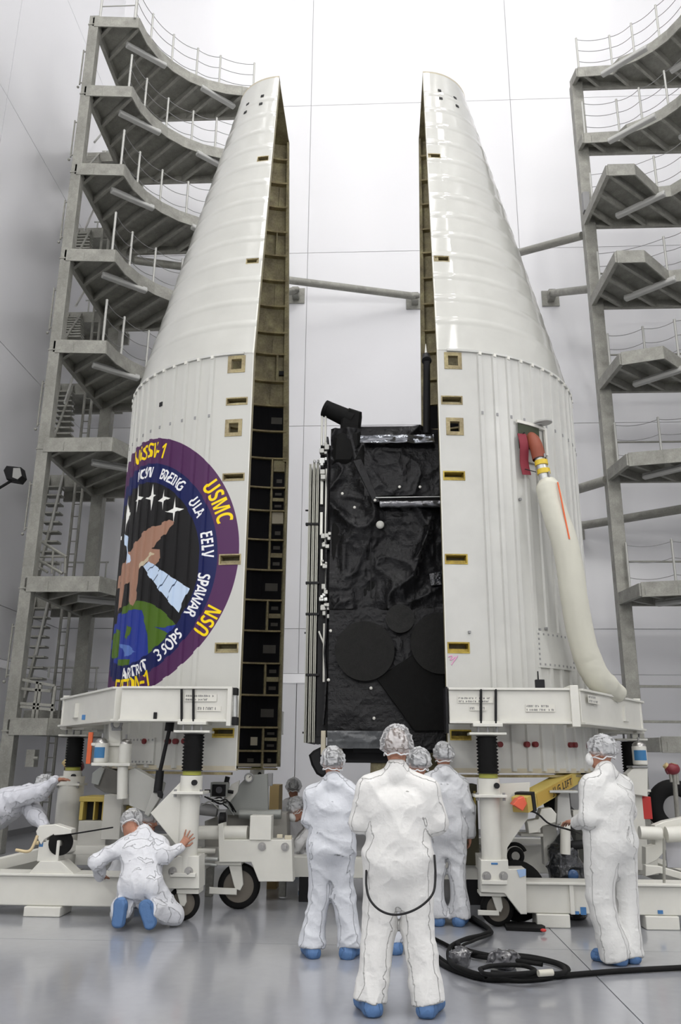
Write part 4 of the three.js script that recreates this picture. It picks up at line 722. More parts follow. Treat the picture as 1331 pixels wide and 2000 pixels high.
  part('winch_body', [pplate([[1052, 1600], [1058, 1580], [1078, 1578], [1088, 1590], [1086, 1606], [1060, 1614], [1050, 1626], [1034, 1628], [1030, 1604]], zs, .2), pb(1032, 1604, 1056, 1626, zs - .04, .15)], K.white, s);
  part('winch_frame', [pb(1066, 1598, 1160, 1612, zs - .3, .15), pb(1062, 1612, 1090, 1690, zs - .4, .15), pb(1018, 1628, 1062, 1634, zs - .2, .2), pb(1120, 1583, 1160, 1597, zs - .4, .14)], K.whiteMatt, s);
  part('tower_bracket', [pplate([[1090, 1555], [1098, 1545], [1112, 1548], [1116, 1590], [1122, 1610], [1088, 1610]], zs - .25, .15)], mat([.5, .5, .48], .5), s); part('top_plate', pb(1074, 1544, 1130, 1549, zs - .1, .3), K.silver, s);
  part('post', rod(atZ(1105, 1606, zs - .1), atZ(1105, 1668, zs - .1), .055, .055, 22), K.white, s);
  part('winch_wire', [tube([atZ(1022, 1580, zs + .05), atZ(1050, 1589, zs + .05), atZ(1072, 1608, zs + .06), atZ(1110, 1620, zs + .06), atZ(1163, 1638, -8.4)], .011, 6, 40)], K.black, s);
  part('hook_plate', pplate([[1146, 1703], [1154, 1708], [1158, 1720], [1156, 1736], [1150, 1732]], -9.4, .03), K.silver, u);
  { const g = new THREE.TorusGeometry(.07, .025, 10, 24); const p = atZ(1008, 1672, -9.75); g.translate(p.x, p.y, p.z); part('hose_coil', [g, new THREE.TorusGeometry(.12, .02, 8, 24, 3.4).rotateZ(.4).translate(p.x, p.y, p.z - .04)], K.rubber, u); }
  rebase(u);
  // ------------ dolly under the satellite
  const d = thing('satellite_dolly', 'low white dolly with crossed beams carrying the black satellite', 'dolly');
  part('front_beam', bx(-1.4, 1.25, .27, .5, -10.9, -10.65, .01), K.white, d); part('rear_beam', bx(-1.4, 1.25, .27, .5, -13.0, -12.75, .01), K.white, d); for (const x of [-.5, 1.1]) part('long_beam', bx(x - .1, x + .1, .28, .5, -13, -10.7, .01), K.white, d);
  for (const [x, z] of [[-.9, -10.75], [1.1, -10.75], [-.9, -12.9], [1.1, -12.9]]) part('foot', bx(x - .1, x + .1, 0, .28, z - .1, z + .1), K.black, d);
  part('deck', bx(-.7, 1.3, .5, .56, -12.9, -10.8), K.grey, d);
  for (const [x, z] of [[.05, -11.4], [.85, -11.4], [.05, -12.2], [.85, -12.2]]) part('support_leg', rod(V(x, .55, z), V(x * .85 + .05, 1.3, z), .05), K.primer, d); part('support_ring', new THREE.CylinderGeometry(.62, .62, .08, 40).translate(.45, 1.24, -11.8), K.primer, d);
  part('stand_cabinet', [pb(902, 1532, 935, 1690, -10.6, .5)], mat([.06, .055, .03], .6), d); for (const x of [908, 917, 928]) part('cabinet_rod', rod(atZ(x, 1545, -10.57), atZ(x, 1630, -10.57), .016), mat([.35, .27, .06], .5), d);
  part('tape_mark', pb(893, 1689, 902, 1699, -10.64, .008, 0), K.blue, d);
  rebase(d);
}
// ---------------------------------------------------------------- people: one blended surface per body
function surfaceNet(f, lo, hi, cs) {
  const nx = Math.ceil((hi.x - lo.x) / cs) + 1, ny = Math.ceil((hi.y - lo.y) / cs) + 1, nz = Math.ceil((hi.z - lo.z) / cs) + 1, F = new Float32Array(nx * ny * nz);
  for (let k = 0, q = 0; k < nz; k++) for (let j = 0; j < ny; j++) for (let i = 0; i < nx; i++, q++) F[q] = f(lo.x + i * cs, lo.y + j * cs, lo.z + k * cs);
  const id = new Int32Array(nx * ny * nz).fill(-1), pos = [], idx = [], sy = nx, sz = nx * ny;
  const C = [0, 1, sy, sy + 1, sz, sz + 1, sz + sy, sz + sy + 1], E = [[0, 1], [2, 3], [4, 5], [6, 7], [0, 2], [1, 3], [4, 6], [5, 7], [0, 4], [1, 5], [2, 6], [3, 7]];
  for (let k = 0; k + 1 < nz; k++) for (let j = 0; j + 1 < ny; j++) for (let i = 0; i + 1 < nx; i++) {
    const q = i + j * sy + k * sz; let m = 0; for (let c = 0; c < 8; c++) if (F[q + C[c]] < 0) m |= 1 << c; if (m === 0 || m === 255) continue;
    let x = 0, y = 0, z = 0, n = 0;
    for (const [a, b] of E) { const fa = F[q + C[a]], fb = F[q + C[b]]; if ((fa < 0) === (fb < 0)) continue; const t = fa / (fa - fb); x += (a & 1) + ((b & 1) - (a & 1)) * t; y += ((a >> 1) & 1) + (((b >> 1) & 1) - ((a >> 1) & 1)) * t; z += (a >> 2) + ((b >> 2) - (a >> 2)) * t; n++; }
    id[q] = pos.length / 3; pos.push(lo.x + (i + x / n) * cs, lo.y + (j + y / n) * cs, lo.z + (k + z / n) * cs);
  }
  const quad = (a, b, c, d, flip) => { if (a < 0 || b < 0 || c < 0 || d < 0) return; if (flip) idx.push(a, c, b, a, d, c); else idx.push(a, b, c, a, c, d); };
  for (let k = 1; k + 1 < nz; k++) for (let j = 1; j + 1 < ny; j++) for (let i = 1; i + 1 < nx; i++) {
    const q = i + j * sy + k * sz, s = F[q] < 0;
    if (s !== F[q + 1] < 0) quad(id[q - sy - sz], id[q - sz], id[q], id[q - sy], !s);
    if (s !== F[q + sy] < 0) quad(id[q - 1 - sz], id[q - sz], id[q], id[q - 1], s);
    if (s !== F[q + sz] < 0) quad(id[q - 1 - sy], id[q - sy], id[q], id[q - 1], !s);
  }
  const g = new THREE.BufferGeometry(); g.setAttribute('position', new THREE.Float32BufferAttribute(pos, 3)); g.setIndex(idx); g.computeVertexNormals(); return g;
}
const smin = (a, b, k) => { const h = Math.max(k - Math.abs(a - b), 0) / k; return Math.min(a, b) - h * h * k * .25; };
const cap = (a, b, ra, rb) => { const bx_ = b.x - a.x, by = b.y - a.y, bz = b.z - a.z, l2 = bx_ * bx_ + by * by + bz * bz + 1e-9; return (x, y, z) => { const px = x - a.x, py = y - a.y, pz = z - a.z; let t = (px * bx_ + py * by + pz * bz) / l2; t = t < 0 ? 0 : t > 1 ? 1 : t; const dx = px - bx_ * t, dy = py - by * t, dz = pz - bz * t; return Math.sqrt(dx * dx + dy * dy + dz * dz) - (ra + (rb - ra) * t); }; };
const ell = (c, R, U, Fd, a, b, d) => (x, y, z) => { const px = x - c.x, py = y - c.y, pz = z - c.z, u = (px * R.x + py * R.y + pz * R.z) / a, v = (px * U.x + py * U.y + pz * U.z) / b, w = (px * Fd.x + py * Fd.y + pz * Fd.z) / d, k = Math.sqrt(u * u + v * v + w * w); return (k - 1) * Math.min(a, b, d); };
function boundsOf(pts, m) { const b = new THREE.Box3().setFromPoints(pts); b.expandByScalar(m); return b; }
const SKIN = [.42, .2, .13];
const hairnetMat = new THREE.MeshPhysicalMaterial({ color: lin(.93, .94, .95), roughness: .6, transparent: true, opacity: .52, side: THREE.DoubleSide, bumpMap: T.cloth, bumpScale: .012 });
const shoeMat = mat([.085, .18, .37], .6, { bumpMap: T.cloth, bumpScale: .004 });
const bodyMat = mat([1, 1, 1], .72, { vertexColors: true, bumpMap: T.cloth, bumpScale: .006 });
const maskMat = mat([.82, .82, .8], .8);
function makePerson(label, o) {
  const root = thing('person', label, 'person', undefined), bulk = o.bulk ?? 1, hs = o.scale ?? 1, suit = o.suit ?? [.76, .76, .76], seed = o.seed ?? 1;
  const up = V(0, 1, 0), R = o.right.clone().normalize(), HR = (o.hipRight ?? o.right).clone().normalize();
  const P = o.pelvis, C = o.chest, N = o.neck, off = (p, r, k) => p.clone().addScaledVector(r, k);
  const sh = .185 * hs * (o.shoulder ?? 1), suits = [], skins = [];
  const torso = [], chains = [];
  const mid = P.clone().lerp(C, .5);
  const SL = .58, sp = s => off(N.clone().lerp(C, SL), R, s * sh), waist = P.clone().lerp(C, .45);
  for (const s of [-1, 1]) {
    torso.push(cap(off(P, HR, s * .075 * bulk), off(waist, R, s * .065 * bulk), .122 * bulk, .115 * bulk), cap(off(waist, R, s * .065 * bulk), off(C, R, s * .08 * bulk), .115 * bulk, .122 * bulk));
    torso.push(cap(off(C, R, s * .08 * bulk), off(N.clone().lerp(C, .5), R, s * (sh - .07)), .115 * bulk, .09)); torso.push(cap(off(N.clone().lerp(C, .16), R, s * .02), sp(s), .07, .074));
  }
  torso.push(cap(P, waist, .13 * bulk, .125 * bulk), cap(waist, C, .125 * bulk, .13 * bulk));
  { const th = o.legs.L[0].clone().lerp(o.legs.R[0], .5); torso.push(cap(P, P.clone().lerp(th, .5), .125 * bulk, .09 * bulk)); } torso.push(cap(N.clone().lerp(C, .12), N.clone().lerp(C, -.02), .075, .066));
  if (o.seat) torso.push(cap(off(P, HR, -.06).add(o.seat), off(P, HR, .06).add(o.seat), .112 * bulk, .112 * bulk));
  const pts = [P, C, N];
  for (const side of ['L', 'R']) {
    const s = side === 'R' ? 1 : -1, A = o.arms[side], S = off(N.clone().lerp(C, .58), R, s * sh), leg = o.legs[side], Hp = off(P, HR, s * .1 * bulk);
    chains.push([cap(S, A[0], .08 * bulk, .068 * bulk), cap(A[0], A[1], .066 * bulk, .053), cap(A[0].clone().lerp(A[1], .8), A[1], .053, .05)]);
    const wide = o.hem ?? .088;
    const lc = [cap(Hp, leg[0], .12 * bulk, .092 * bulk), cap(leg[0], leg[1], .092 * bulk, wide), cap(leg[1].clone().lerp(leg[0], .2), leg[1].clone().lerp(leg[0], -.25), wide, wide * 1.08)];
    const sd = leg[1].clone().sub(leg[0]).normalize(), hp = leg[1].clone().addScaledVector(sd, leg[4] ?? o.hemDrop ?? .015); lc.cut = (x, y, z) => (x - hp.x) * sd.x + (y - hp.y) * sd.y + (z - hp.z) * sd.z; chains.push(lc);
    pts.push(S, A[0], A[1], leg[0], leg[1], Hp);
  }
  const headC = o.head, fd = o.face.clone().normalize(), hu = (o.headUp ?? up).clone().addScaledVector(fd, -(o.headUp ?? up).dot(fd)).normalize(), hr = fd.clone().cross(hu);
  const neckCap = cap(N.clone().addScaledVector(N.clone().sub(C).normalize(), -.04), headC.clone().addScaledVector(hu, -.05).addScaledVector(fd, -.015), .056, .056);
  const cre = (x, y, z, p) => Math.pow(1 - Math.abs(2 * noise(x, y, z) - 1), p);
  const fold = (x, y, z, n) => { const wx = x + .16 * noise(x * 4 + seed, y * 4, z * 4), wy = y + .16 * noise(x * 4, y * 4 + seed, z * 4); return n * (.62 * (cre(wx * 4.6 + seed + wy * 1.5, wy * 3.4 + wx * 2.2, z * 4.2, 3) - .3) + .34 * (cre(wx * 9 - wy * 4, wy * 7 + wx * 4, z * 8 + seed, 4) - .25) + .6 * (noise(x * 4, y * 2.5 + seed, z * 4) - .5)); };
  const suitD = (x, y, z) => { let d = 1; for (const f of torso) d = smin(d, f(x, y, z), .06); for (const c of chains) { let e = 1; for (const f of c) e = smin(e, f(x, y, z), .035); if (c.cut) e = -smin(-e, -c.cut(x, y, z), .02); d = smin(d, e, .045); } return d; };
  const field = (x, y, z) => { let d = suitD(x, y, z); if (d < .06 && d > -.06) d -= fold(x, y, z, .03 * (o.fold ?? 1)); return smin(d, neckCap(x, y, z), .012); };
  const b = boundsOf(pts, .22); if (b.min.y < -.02) b.min.y = -.02;
  const geos = [];
  const paint = (g, fn) => { const p = g.attributes.position, c = new Float32Array(p.count * 3); for (let i = 0; i < p.count; i++) c.set(fn(p.getX(i), p.getY(i), p.getZ(i)), i * 3); g.setAttribute('color', new THREE.BufferAttribute(c, 3)); return g; };
  geos.push(paint(surfaceNet(field, b.min, b.max, o.cell ?? .014), (x, y, z) => neckCap(x, y, z) < suitD(x, y, z) - .004 && headC.distanceTo(V(x, y, z)) < .22 ? SKIN : suit));
  // head with face
  { const at = (r, u, f) => headC.clone().addScaledVector(hr, r).addScaledVector(hu, u).addScaledVector(fd, f), k = hs;
    const sk = [ell(at(0, .02, -.012), hr, hu, fd, .077 * k, .108 * k, .097 * k), ell(at(0, -.05, .028), hr, hu, fd, .058 * k, .07 * k, .066 * k), cap(at(0, -.105, .05), at(0, -.1, .055), .026, .026)];
    const nose = cap(at(0, .0, .092), at(0, -.036, .112), .008, .014), ears = [-1, 1].map(s => ell(at(s * .08, -.01, -.01), hr, hu, fd, .012, .032, .02)), eyes = [-1, 1].map(s => ell(at(s * .032, .004, .1), hr, hu, fd, .018, .013, .014)), lid = [-1, 1].map(s => ell(at(s * .032, .004, .084), hr, hu, fd, .012, .01, .01)), mouth = ell(at(0, -.068, .096), hr, hu, fd, .026, .005, .014), lips = ell(at(0, -.069, .085), hr, hu, fd, .025, .011, .012);
    const hf = (x, y, z) => { let d = 1; for (const f of sk) d = smin(d, f(x, y, z), .04); d = smin(d, nose(x, y, z), .014); d = smin(d, lips(x, y, z), .008); for (const f of eyes) d = -smin(-d, f(x, y, z), .012); d = -smin(-d, mouth(x, y, z), .006); for (const f of lid) d = smin(d, f(x, y, z), .004); for (const f of ears) d = smin(d, f(x, y, z), .008); return smin(d, neckCap(x, y, z), .03); };
    const hb = boundsOf([headC], .165); geos.push(paint(surfaceNet(hf, hb.min, hb.max, o.faceCell ?? .007), (x, y, z) => lips(x, y, z) < .002 ? [.32, .12, .09] : SKIN)); }
  // hands: palm, four fingers, thumb from the side of the palm
  for (const side of ['L', 'R']) {
    const A = o.arms[side], s = side === 'R' ? 1 : -1, dirF = (A[2] ?? A[1].clone().sub(A[0])).clone().normalize(), nrm0 = A[3] ?? V(0, -1, 0), nrm = nrm0.clone().addScaledVector(dirF, -nrm0.dot(dirF)).normalize(), lat = dirF.clone().cross(nrm), curl = A[4] ?? .5, spread = A[5] ?? .12, th = (A[6] ?? s);
    const w = A[1].clone().addScaledVector(dirF, .02), q = (f, l, n) => w.clone().addScaledVector(dirF, f).addScaledVector(lat, l).addScaledVector(nrm, n);
    const fs = [cap(q(-.03, 0, 0), q(.02, 0, 0), .028, .026), cap(q(.03, -.02, 0), q(.085, -.026, 0), .019, .015), cap(q(.03, .02, 0), q(.085, .026, 0), .019, .015), cap(q(.03, 0, 0), q(.085, 0, 0), .019, .016)], hp = [w]; const fingers = [];
    [[-.033, .062], [-.011, .075], [.011, .08], [.033, .07]].forEach(([l, len]) => { const a = q(.085, l, 0), ang = spread * l / .033, d1 = dirF.clone().addScaledVector(lat, ang).addScaledVector(nrm, curl * .5).normalize(), d2 = dirF.clone().addScaledVector(lat, ang).addScaledVector(nrm, curl * 1.6).normalize(), m = a.clone().addScaledVector(d1, len * .55), e = m.clone().addScaledVector(d2, len * .5); fingers.push([cap(a, m, .0095, .009), cap(m, e, .009, .0075)]); hp.push(e, m); });
    { const a = q(.02, th * .026, .004), m = q(.055, th * .062, .014), e = q(.09, th * .072, .022); fingers.push([cap(a, m, .014, .011), cap(m, e, .011, .009)]); hp.push(e); }
    const hf = (x, y, z) => { let d = 1; for (const f of fs) d = smin(d, f(x, y, z), .02); let e = 1; for (const c of fingers) { let k = 1; for (const f of c) k = smin(k, f(x, y, z), .006); e = Math.min(e, smin(d, k, .008)); } return Math.min(d, e); };
    const hb = boundsOf(hp, .04), glove = o.glove; geos.push(paint(surfaceNet(hf, hb.min, hb.max, A[7] ?? .006), () => glove ?? SKIN));
  }
  part('body', geos, bodyMat, root);
  if (o.wrist) { const d = o.arms.R[2].clone().normalize(); part('wrist_strap', rod(o.arms.R[1].clone().addScaledVector(d, -.005), o.arms.R[1].clone().addScaledVector(d, .03), .036), K.black, root, 'black wrist strap'); }
  // hair and bouffant net
  const at = (r, u, f) => headC.clone().addScaledVector(hr, r).addScaledVector(hu, u).addScaledVector(fd, f);
  const M4 = new THREE.Matrix4().makeBasis(hr, hu, fd.clone().negate());
  { const g = new THREE.SphereGeometry(1, 28, 16, 0, Math.PI * 2, 0, 1.75), p = g.attributes.position; for (let i = 0; i < p.count; i++) { const x = p.getX(i), y = p.getY(i), z = p.getZ(i), front = Math.max(0, -z), k = 1 + .06 * (noise(x * 9 + seed, y * 9, z * 9) - .5); p.setXYZ(i, x * .084 * hs * k, (y * .118 + (front > 0 ? .02 * front : -.018 * Math.min(1, z * 1.5) * (y < .3 ? 1 : 0))) * hs * k, z * .106 * hs * k); } g.applyMatrix4(M4); const c = at(0, .024, -.014); g.translate(c.x, c.y, c.z); g.computeVertexNormals(); part('hair', g, mat(o.hair ?? [.03, .022, .018], .8), root); }
  { const g = new THREE.SphereGeometry(1, 72, 40, 0, Math.PI * 2, 0, 2.1), p = g.attributes.position, n = o.net ?? 1; for (let i = 0; i < p.count; i++) { const x = p.getX(i), y = p.getY(i), z = p.getZ(i), a = Math.atan2(z, x); const pr = a * 3, pl = .1 * (Math.pow(1 - Math.abs(2 * noise(Math.cos(a) * 5 + seed, Math.sin(a) * 5, y * 1.2) - 1), 3) - .3) * Math.min(1, Math.max(.15, 1.1 - y)) + .16 * (Math.pow(ridge(x * 3.5 + seed, y * 3.5, z * 3.5, 2), 3) - .3) + .06 * (noise(x * 2 + seed, y * 2, z * 2) - .5); const tuck = y < -.3 ? 1 - .32 * ((-.3 - y) / .2) : 1; p.setXYZ(i, x * .112 * n * (1 + pl) * tuck, y * .132 * n * (1 + pl * .6), z * .132 * n * (1 + pl) * tuck); } g.applyMatrix4(M4); const c = at(0, .035 * n, -.024); g.translate(c.x, c.y, c.z); g.computeVertexNormals(); part('hair_net', g, hairnetMat, root, 'translucent white bouffant hair net');
    const rim = []; for (let i = 0; i < 40; i++) { const a = i / 40 * 2 * Math.PI, q = at(Math.cos(a) * .088 * n, -.04 + .03 * (noise(Math.cos(a) * 3 + seed, Math.sin(a) * 3, 2) - .5), Math.sin(a) * .108 * n - .022); rim.push(q); } part('net_elastic', new THREE.TubeGeometry(new THREE.CatmullRomCurve3(rim, true), 90, .006, 6, true), mat([.8, .81, .82], .7), root); }
  if (o.mask) { const g = new THREE.SphereGeometry(1, 24, 16), p = g.attributes.position; g.scale(.058, .062, .05); g.applyMatrix4(M4); const c = at(0, -.055, .085); g.translate(c.x, c.y, c.z); part('face_mask', g, maskMat, root, 'white cup face mask'); const st = [at(.055, -.045, .09), at(.086, -.02, .02), at(.088, 0, -.04)]; part('mask_strap', tube(st, .003, 5), maskMat, root); part('mask_strap', tube([at(-.055, -.045, .09), at(-.086, -.02, .02), at(-.088, 0, -.04)], .003, 5), maskMat, root); }
  // shoe covers
  for (const side of ['L', 'R']) {
    const [kn, an, toe, sole] = o.legs[side], dn = sole ?? V(0, -1, 0), fk = o.foot ?? 1, heel = an.clone().addScaledVector(toe, -.055 * fk).addScaledVector(dn, .045), tip = an.clone().addScaledVector(toe, .165 * fk).addScaledVector(dn, .052), latS = toe.clone().cross(dn).normalize();
    const fl = [cap(heel, tip, .052, .045), cap(off(heel, latS, .016), off(tip, latS, .022), .043, .04), cap(off(heel, latS, -.016), off(tip, latS, -.022), .043, .04), cap(an.clone().addScaledVector(kn.clone().sub(an).normalize(), .05), heel, .066, .056)];
    const lim = an.clone().addScaledVector(dn, .092), f = (x, y, z) => { let d = 1; for (const q of fl) d = smin(d, q(x, y, z), .03); d -= .014 * (ridge(x * 14 + seed, y * 14, z * 14, 2) - .5); const pl = (x - lim.x) * dn.x + (y - lim.y) * dn.y + (z - lim.z) * dn.z; return Math.max(d, pl); };
    const fb = boundsOf([heel, tip, an], .13); part('shoe_cover', surfaceNet(f, fb.min, fb.max, .009), shoeMat, root, 'blue shoe cover');
  }
  return root;
}
// upright figure at a floor spot; yaw 0 looks away from the camera (-z), positive turns to the left
function standing(label, o) {
  const y = o.yaw ?? 0, f = V(-Math.sin(y), 0, -Math.cos(y)), r = f.clone().cross(V(0, 1, 0)), k = o.H / 1.8, at = (a, h, d) => V(o.x, 0, o.z).addScaledVector(r, a * k).addScaledVector(f, d * k).setY(h * k);
  const st = o.stance ?? .13, b = o.bulk ?? 1, ex = o.elbow ?? .25;
  const arms = o.armsDown ? { L: [at(-.26 * b, 1.15, -.03), at(-.27 * b, .9, .08), V(0, -1, 0).addScaledVector(f, .25), r.clone(), .5], R: [at(.26 * b, 1.15, -.03), at(.27 * b, .9, .08), V(0, -1, 0).addScaledVector(f, .25), r.clone().negate(), .5] }
    : { L: [at(-ex, 1.17, .02), at(-.1, 1.17, .3), r.clone(), f.clone().negate(), .6], R: [at(ex, 1.17, .02), at(.1, 1.13, .28), r.clone().negate(), f.clone().negate(), .6] };
  if (o.armFix) o.armFix(arms, at, f, r);
  const toeL = f.clone().addScaledVector(r, -(o.splay ?? .3)).normalize(), toeR = f.clone().addScaledVector(r, o.splay ?? .3).normalize(), fy = (o.faceYaw ?? 0), fc = f.clone().applyAxisAngle(V(0, 1, 0), fy); if (o.nod) fc.y -= o.nod; 
  const hx = o.headShift ?? 0;
  const root = makePerson(label, { ...o, pelvis: at(0, .95, 0), chest: at(0, 1.27, .0), neck: at(hx * .4, 1.53, -.01), head: at(hx, 1.665, .035), face: fc, right: r, scale: k, arms, legs: { L: [at(-.115 * b, .51, .03), at(-st, .09, -.02), toeL], R: [at(.115 * b, .51, .03), at(st, .09, -.02), toeR] }, seat: f.clone().multiplyScalar(-.02).setY(-.06) });
  return { root, at, f, r };
}
const placeX = (px, py) => atY(px, py, 0);
{
  const W1 = [.78, .775, .75], W2 = [.66, .68, .72];
  const a = placeX(781, 1982);
  const p1 = standing('person standing in a white coverall with a dark cord looped behind the thighs', { x: a.x, z: a.z - .02, H: 1.86, bulk: 1.16, stance: .19, elbow: .26, suit: W1, seed: 3, cell: .01, hair: [.3, .19, .13], hem: .1, shoulder: 1.1, net: 1.04, splay: .35, fold: .7 });
  { const c = []; for (const [x, y, d] of [[849, 1670, -.06], [851, 1715, -.14], [846, 1745, -.2], [825, 1768, -.25], [795, 1783, -.27], [765, 1786, -.27], [740, 1776, -.25], [722, 1755, -.2], [716, 1730, -.14], [716, 1700, -.06]]) c.push(atZ(x, y, a.z - d)); part('hanging_cord', tube(c, .008, 6, 70), K.black, p1.root, 'thin black cord'); }
  rebase(p1.root);
  const b = placeX(646, 1868);
  rebase(standing('slim person standing in a blue-grey creased coverall beside the drive block', { x: b.x, z: b.z, H: 1.72, bulk: 1.0, stance: .17, elbow: .215, suit: W2, seed: 7, cell: .011, hair: [.02, .02, .022], hem: .1, fold: 1.15 }).root);
  const c = placeX(795, 1868);
  rebase(standing('person half hidden behind the person with the looped cord', { x: c.x + .02, z: c.z - .15, H: 1.72, bulk: 1.05, stance: .14, elbow: .27, suit: W2, seed: 11, hair: [.03, .028, .028], headShift: .12, faceYaw: .3 }).root);
  const d = placeX(868, 1806);
  rebase(standing('person in a grey-white coverall with arms hanging, beside the lettered trolley', { x: d.x + .04, z: d.z, H: 1.8, bulk: .98, stance: .12, armsDown: true, suit: [.62, .63, .65], seed: 15, hair: [.03, .025, .022], faceYaw: .15, hem: .095 }).root);
  const e = placeX(1212, 1880);
  rebase(standing('person in a long white coverall and face mask looking toward the satellite', { x: e.x, z: e.z, H: 1.85, bulk: 1.24, hemDrop: .06, yaw: .55, stance: .085, suit: [.72, .72, .7], seed: 19, cell: .011, hair: [.02, .018, .018], faceYaw: .75, mask: true, hem: .115, splay: .15, faceCell: .005, fold: .5, armFix: (arms, at, f, r) => { arms.L = [at(-.25, 1.13, -.02), at(-.19, 1.08, .18), f.clone(), V(0, -1, 0), .7]; } }).root);
  // kneeling person, sitting on the heels, one hand on the column
  { const k = V(-2.42, 0, -8.93), q = (x, y, z) => V(k.x + x, y, k.z + z);
    const rt = V(1, 0, -.12), hand = atZ(367, 1642, -9.2), elb = atZ(322, 1672, -9.0);
    const lw = atZ(196, 1712, -9.22), le = atZ(188, 1684, -9.02);
    rebase(makePerson('kneeling person in a white coverall with one bare hand on the trolley column', { foot: .72, pelvis: q(-.02, .4, 0), chest: q(-.08, .66, -.15), neck: q(-.11, .86, -.25), head: q(-.27, .94, -.31), face: V(-.4, -.75, -.7), headUp: V(-.1, .8, -.6), right: rt, hipRight: V(1, 0, 0), suit: [.70, .71, .74], seed: 23, cell: .011, bulk: 1.08, fold: 1.2, hair: [.03, .025, .025], hem: .09, shoulder: 1.0,
      arms: { R: [elb, hand.clone().add(V(-.07, -.07, .03)), V(.55, .8, -.1), V(0, 0, -1), .12, .45, -1, .004], L: [le, lw, V(-.1, -.1, -1), V(0, -1, 0), .4] },
      wrist: hand.clone().add(V(-.09, -.1, .03)), legs: { L: [q(-.26, .11, -.2), q(-.17, .2, .12), V(-.03, -1, .05).normalize(), V(0, .05, 1).normalize(), -.02], R: [q(.3, .12, -.1), q(.1, .19, .15), V(.42, -1, .05).normalize(), V(.1, .05, 1).normalize(), -.02] } })); }
  // person leaning in from the left edge over the winch
  { const z = -10.75, A = (x, y, dz = 0) => atZ(x, y, z + dz);
    rebase(makePerson('person bending forward over the winch with one arm stretched out', { pelvis: A(-28, 1602), chest: A(18, 1570), neck: A(58, 1541), head: A(86, 1540, -.16), face: V(.7, -.6, -.1), headUp: V(.6, .7, 0), right: V(.1, 0, 1), hipRight: V(0, 0, 1), suit: [.68, .69, .74], seed: 29, bulk: 1.45, hair: [.02, .02, .02], cell: .012,
      arms: { R: [A(80, 1546, .22), A(108, 1524, .3), V(1, .15, .1), V(0, -1, 0), .4], L: [A(72, 1594, .12), A(88, 1616, .3), V(.5, -.6, .2), V(0, -.3, -1), .5] },
      legs: { L: [V(-5.15, .5, -10.9), V(-5.3, .09, -10.95), V(1, 0, 0)], R: [V(-5.12, .5, -10.6), V(-5.3, .09, -10.55), V(1, 0, 0)] } })); }
  // person crouching inside the trolley behind the kneeling one
  { const h = atZ(290, 1608, -10.15), k = h.clone();
    const q = (x, y, zz) => V(k.x + x, y, k.z + zz);
    rebase(makePerson('crouching person seen only by the hair net and cheek behind the kneeling person', { pelvis: q(-.32, .3, -.1), chest: q(-.18, .58, -.02), neck: q(-.08, .78, 0), head: h.clone().setY(.93), face: V(1, -.15, .25), right: V(-.2, 0, 1), suit: [.68, .69, .72], seed: 31, hair: [.04, .035, .03], bulk: .95, faceCell: .006,
      arms: { R: [q(0, .55, .18), q(.12, .5, .1), V(1, 0, 0), V(0, -1, 0), .4], L: [q(0, .55, -.2), q(.15, .55, -.18), V(1, 0, 0), V(0, -1, 0), .4] }, legs: { L: [q(.08, .42, -.16), q(-.18, .09, -.18), V(1, 0, 0)], R: [q(.08, .42, .06), q(-.18, .09, .06), V(1, 0, 0)] } })); }
  // two crouching behind the drive block
  { const z = -11.25, h = atZ(576, 1588, z), q = (x, y, zz) => V(h.x + x, y, h.z + zz);
    rebase(makePerson('crouching person with dark hair and mask bent toward the drive block', { pelvis: q(.38, .42, 0), chest: q(.3, .72, 0), neck: q(.17, .9, 0), head: q(.02, 1.0, .02), face: V(-.85, -.45, .45), headUp: V(-.3, .9, 0), right: V(-.1, 0, -1), suit: [.66, .66, .66], seed: 37, hair: [.015, .013, .012], mask: true, net: .96, faceCell: .006, arms: { R: [q(.05, .6, -.22), q(-.1, .5, -.15), V(-1, 0, 0), V(0, -1, 0), .4], L: [q(.1, .62, .24), q(-.02, .42, .2), V(-.6, -.6, 0), V(0, 0, 1), .4] }, legs: { L: [q(.02, .45, .12), q(.3, .09, .15), V(-1, 0, 0)], R: [q(.02, .45, -.12), q(.3, .09, -.12), V(-1, 0, 0)] } })); }
  { const z = -12.9, h = atZ(573, 1556, z), q = (x, y, zz) => V(h.x + x, y, h.z + zz);
    rebase(makePerson('crouching person with a white sleeve reaching along the grey duct', { pelvis: q(.1, .5, -.15), chest: q(.04, .85, -.05), neck: q(.02, 1.05, .0), head: q(0, 1.2, .02), face: V(-.35, 0, -1), right: V(1, 0, -.2), suit: [.74, .74, .76], seed: 41, hair: [.02, .02, .022], net: .98, arms: { L: [q(-.26, .88, 0), q(-.42, .82, .02), V(-1, -.1, 0), V(0, -1, 0), .4], R: [q(.3, .75, -.1), q(.2, .6, -.3), V(0, 0, -1), V(0, -1, 0), .4] }, legs: { L: [q(-.05, .5, -.45), q(0, .09, -.3), V(0, 0, -1)], R: [q(.25, .5, -.45), q(.25, .09, -.3), V(0, 0, -1)] } })); }
}
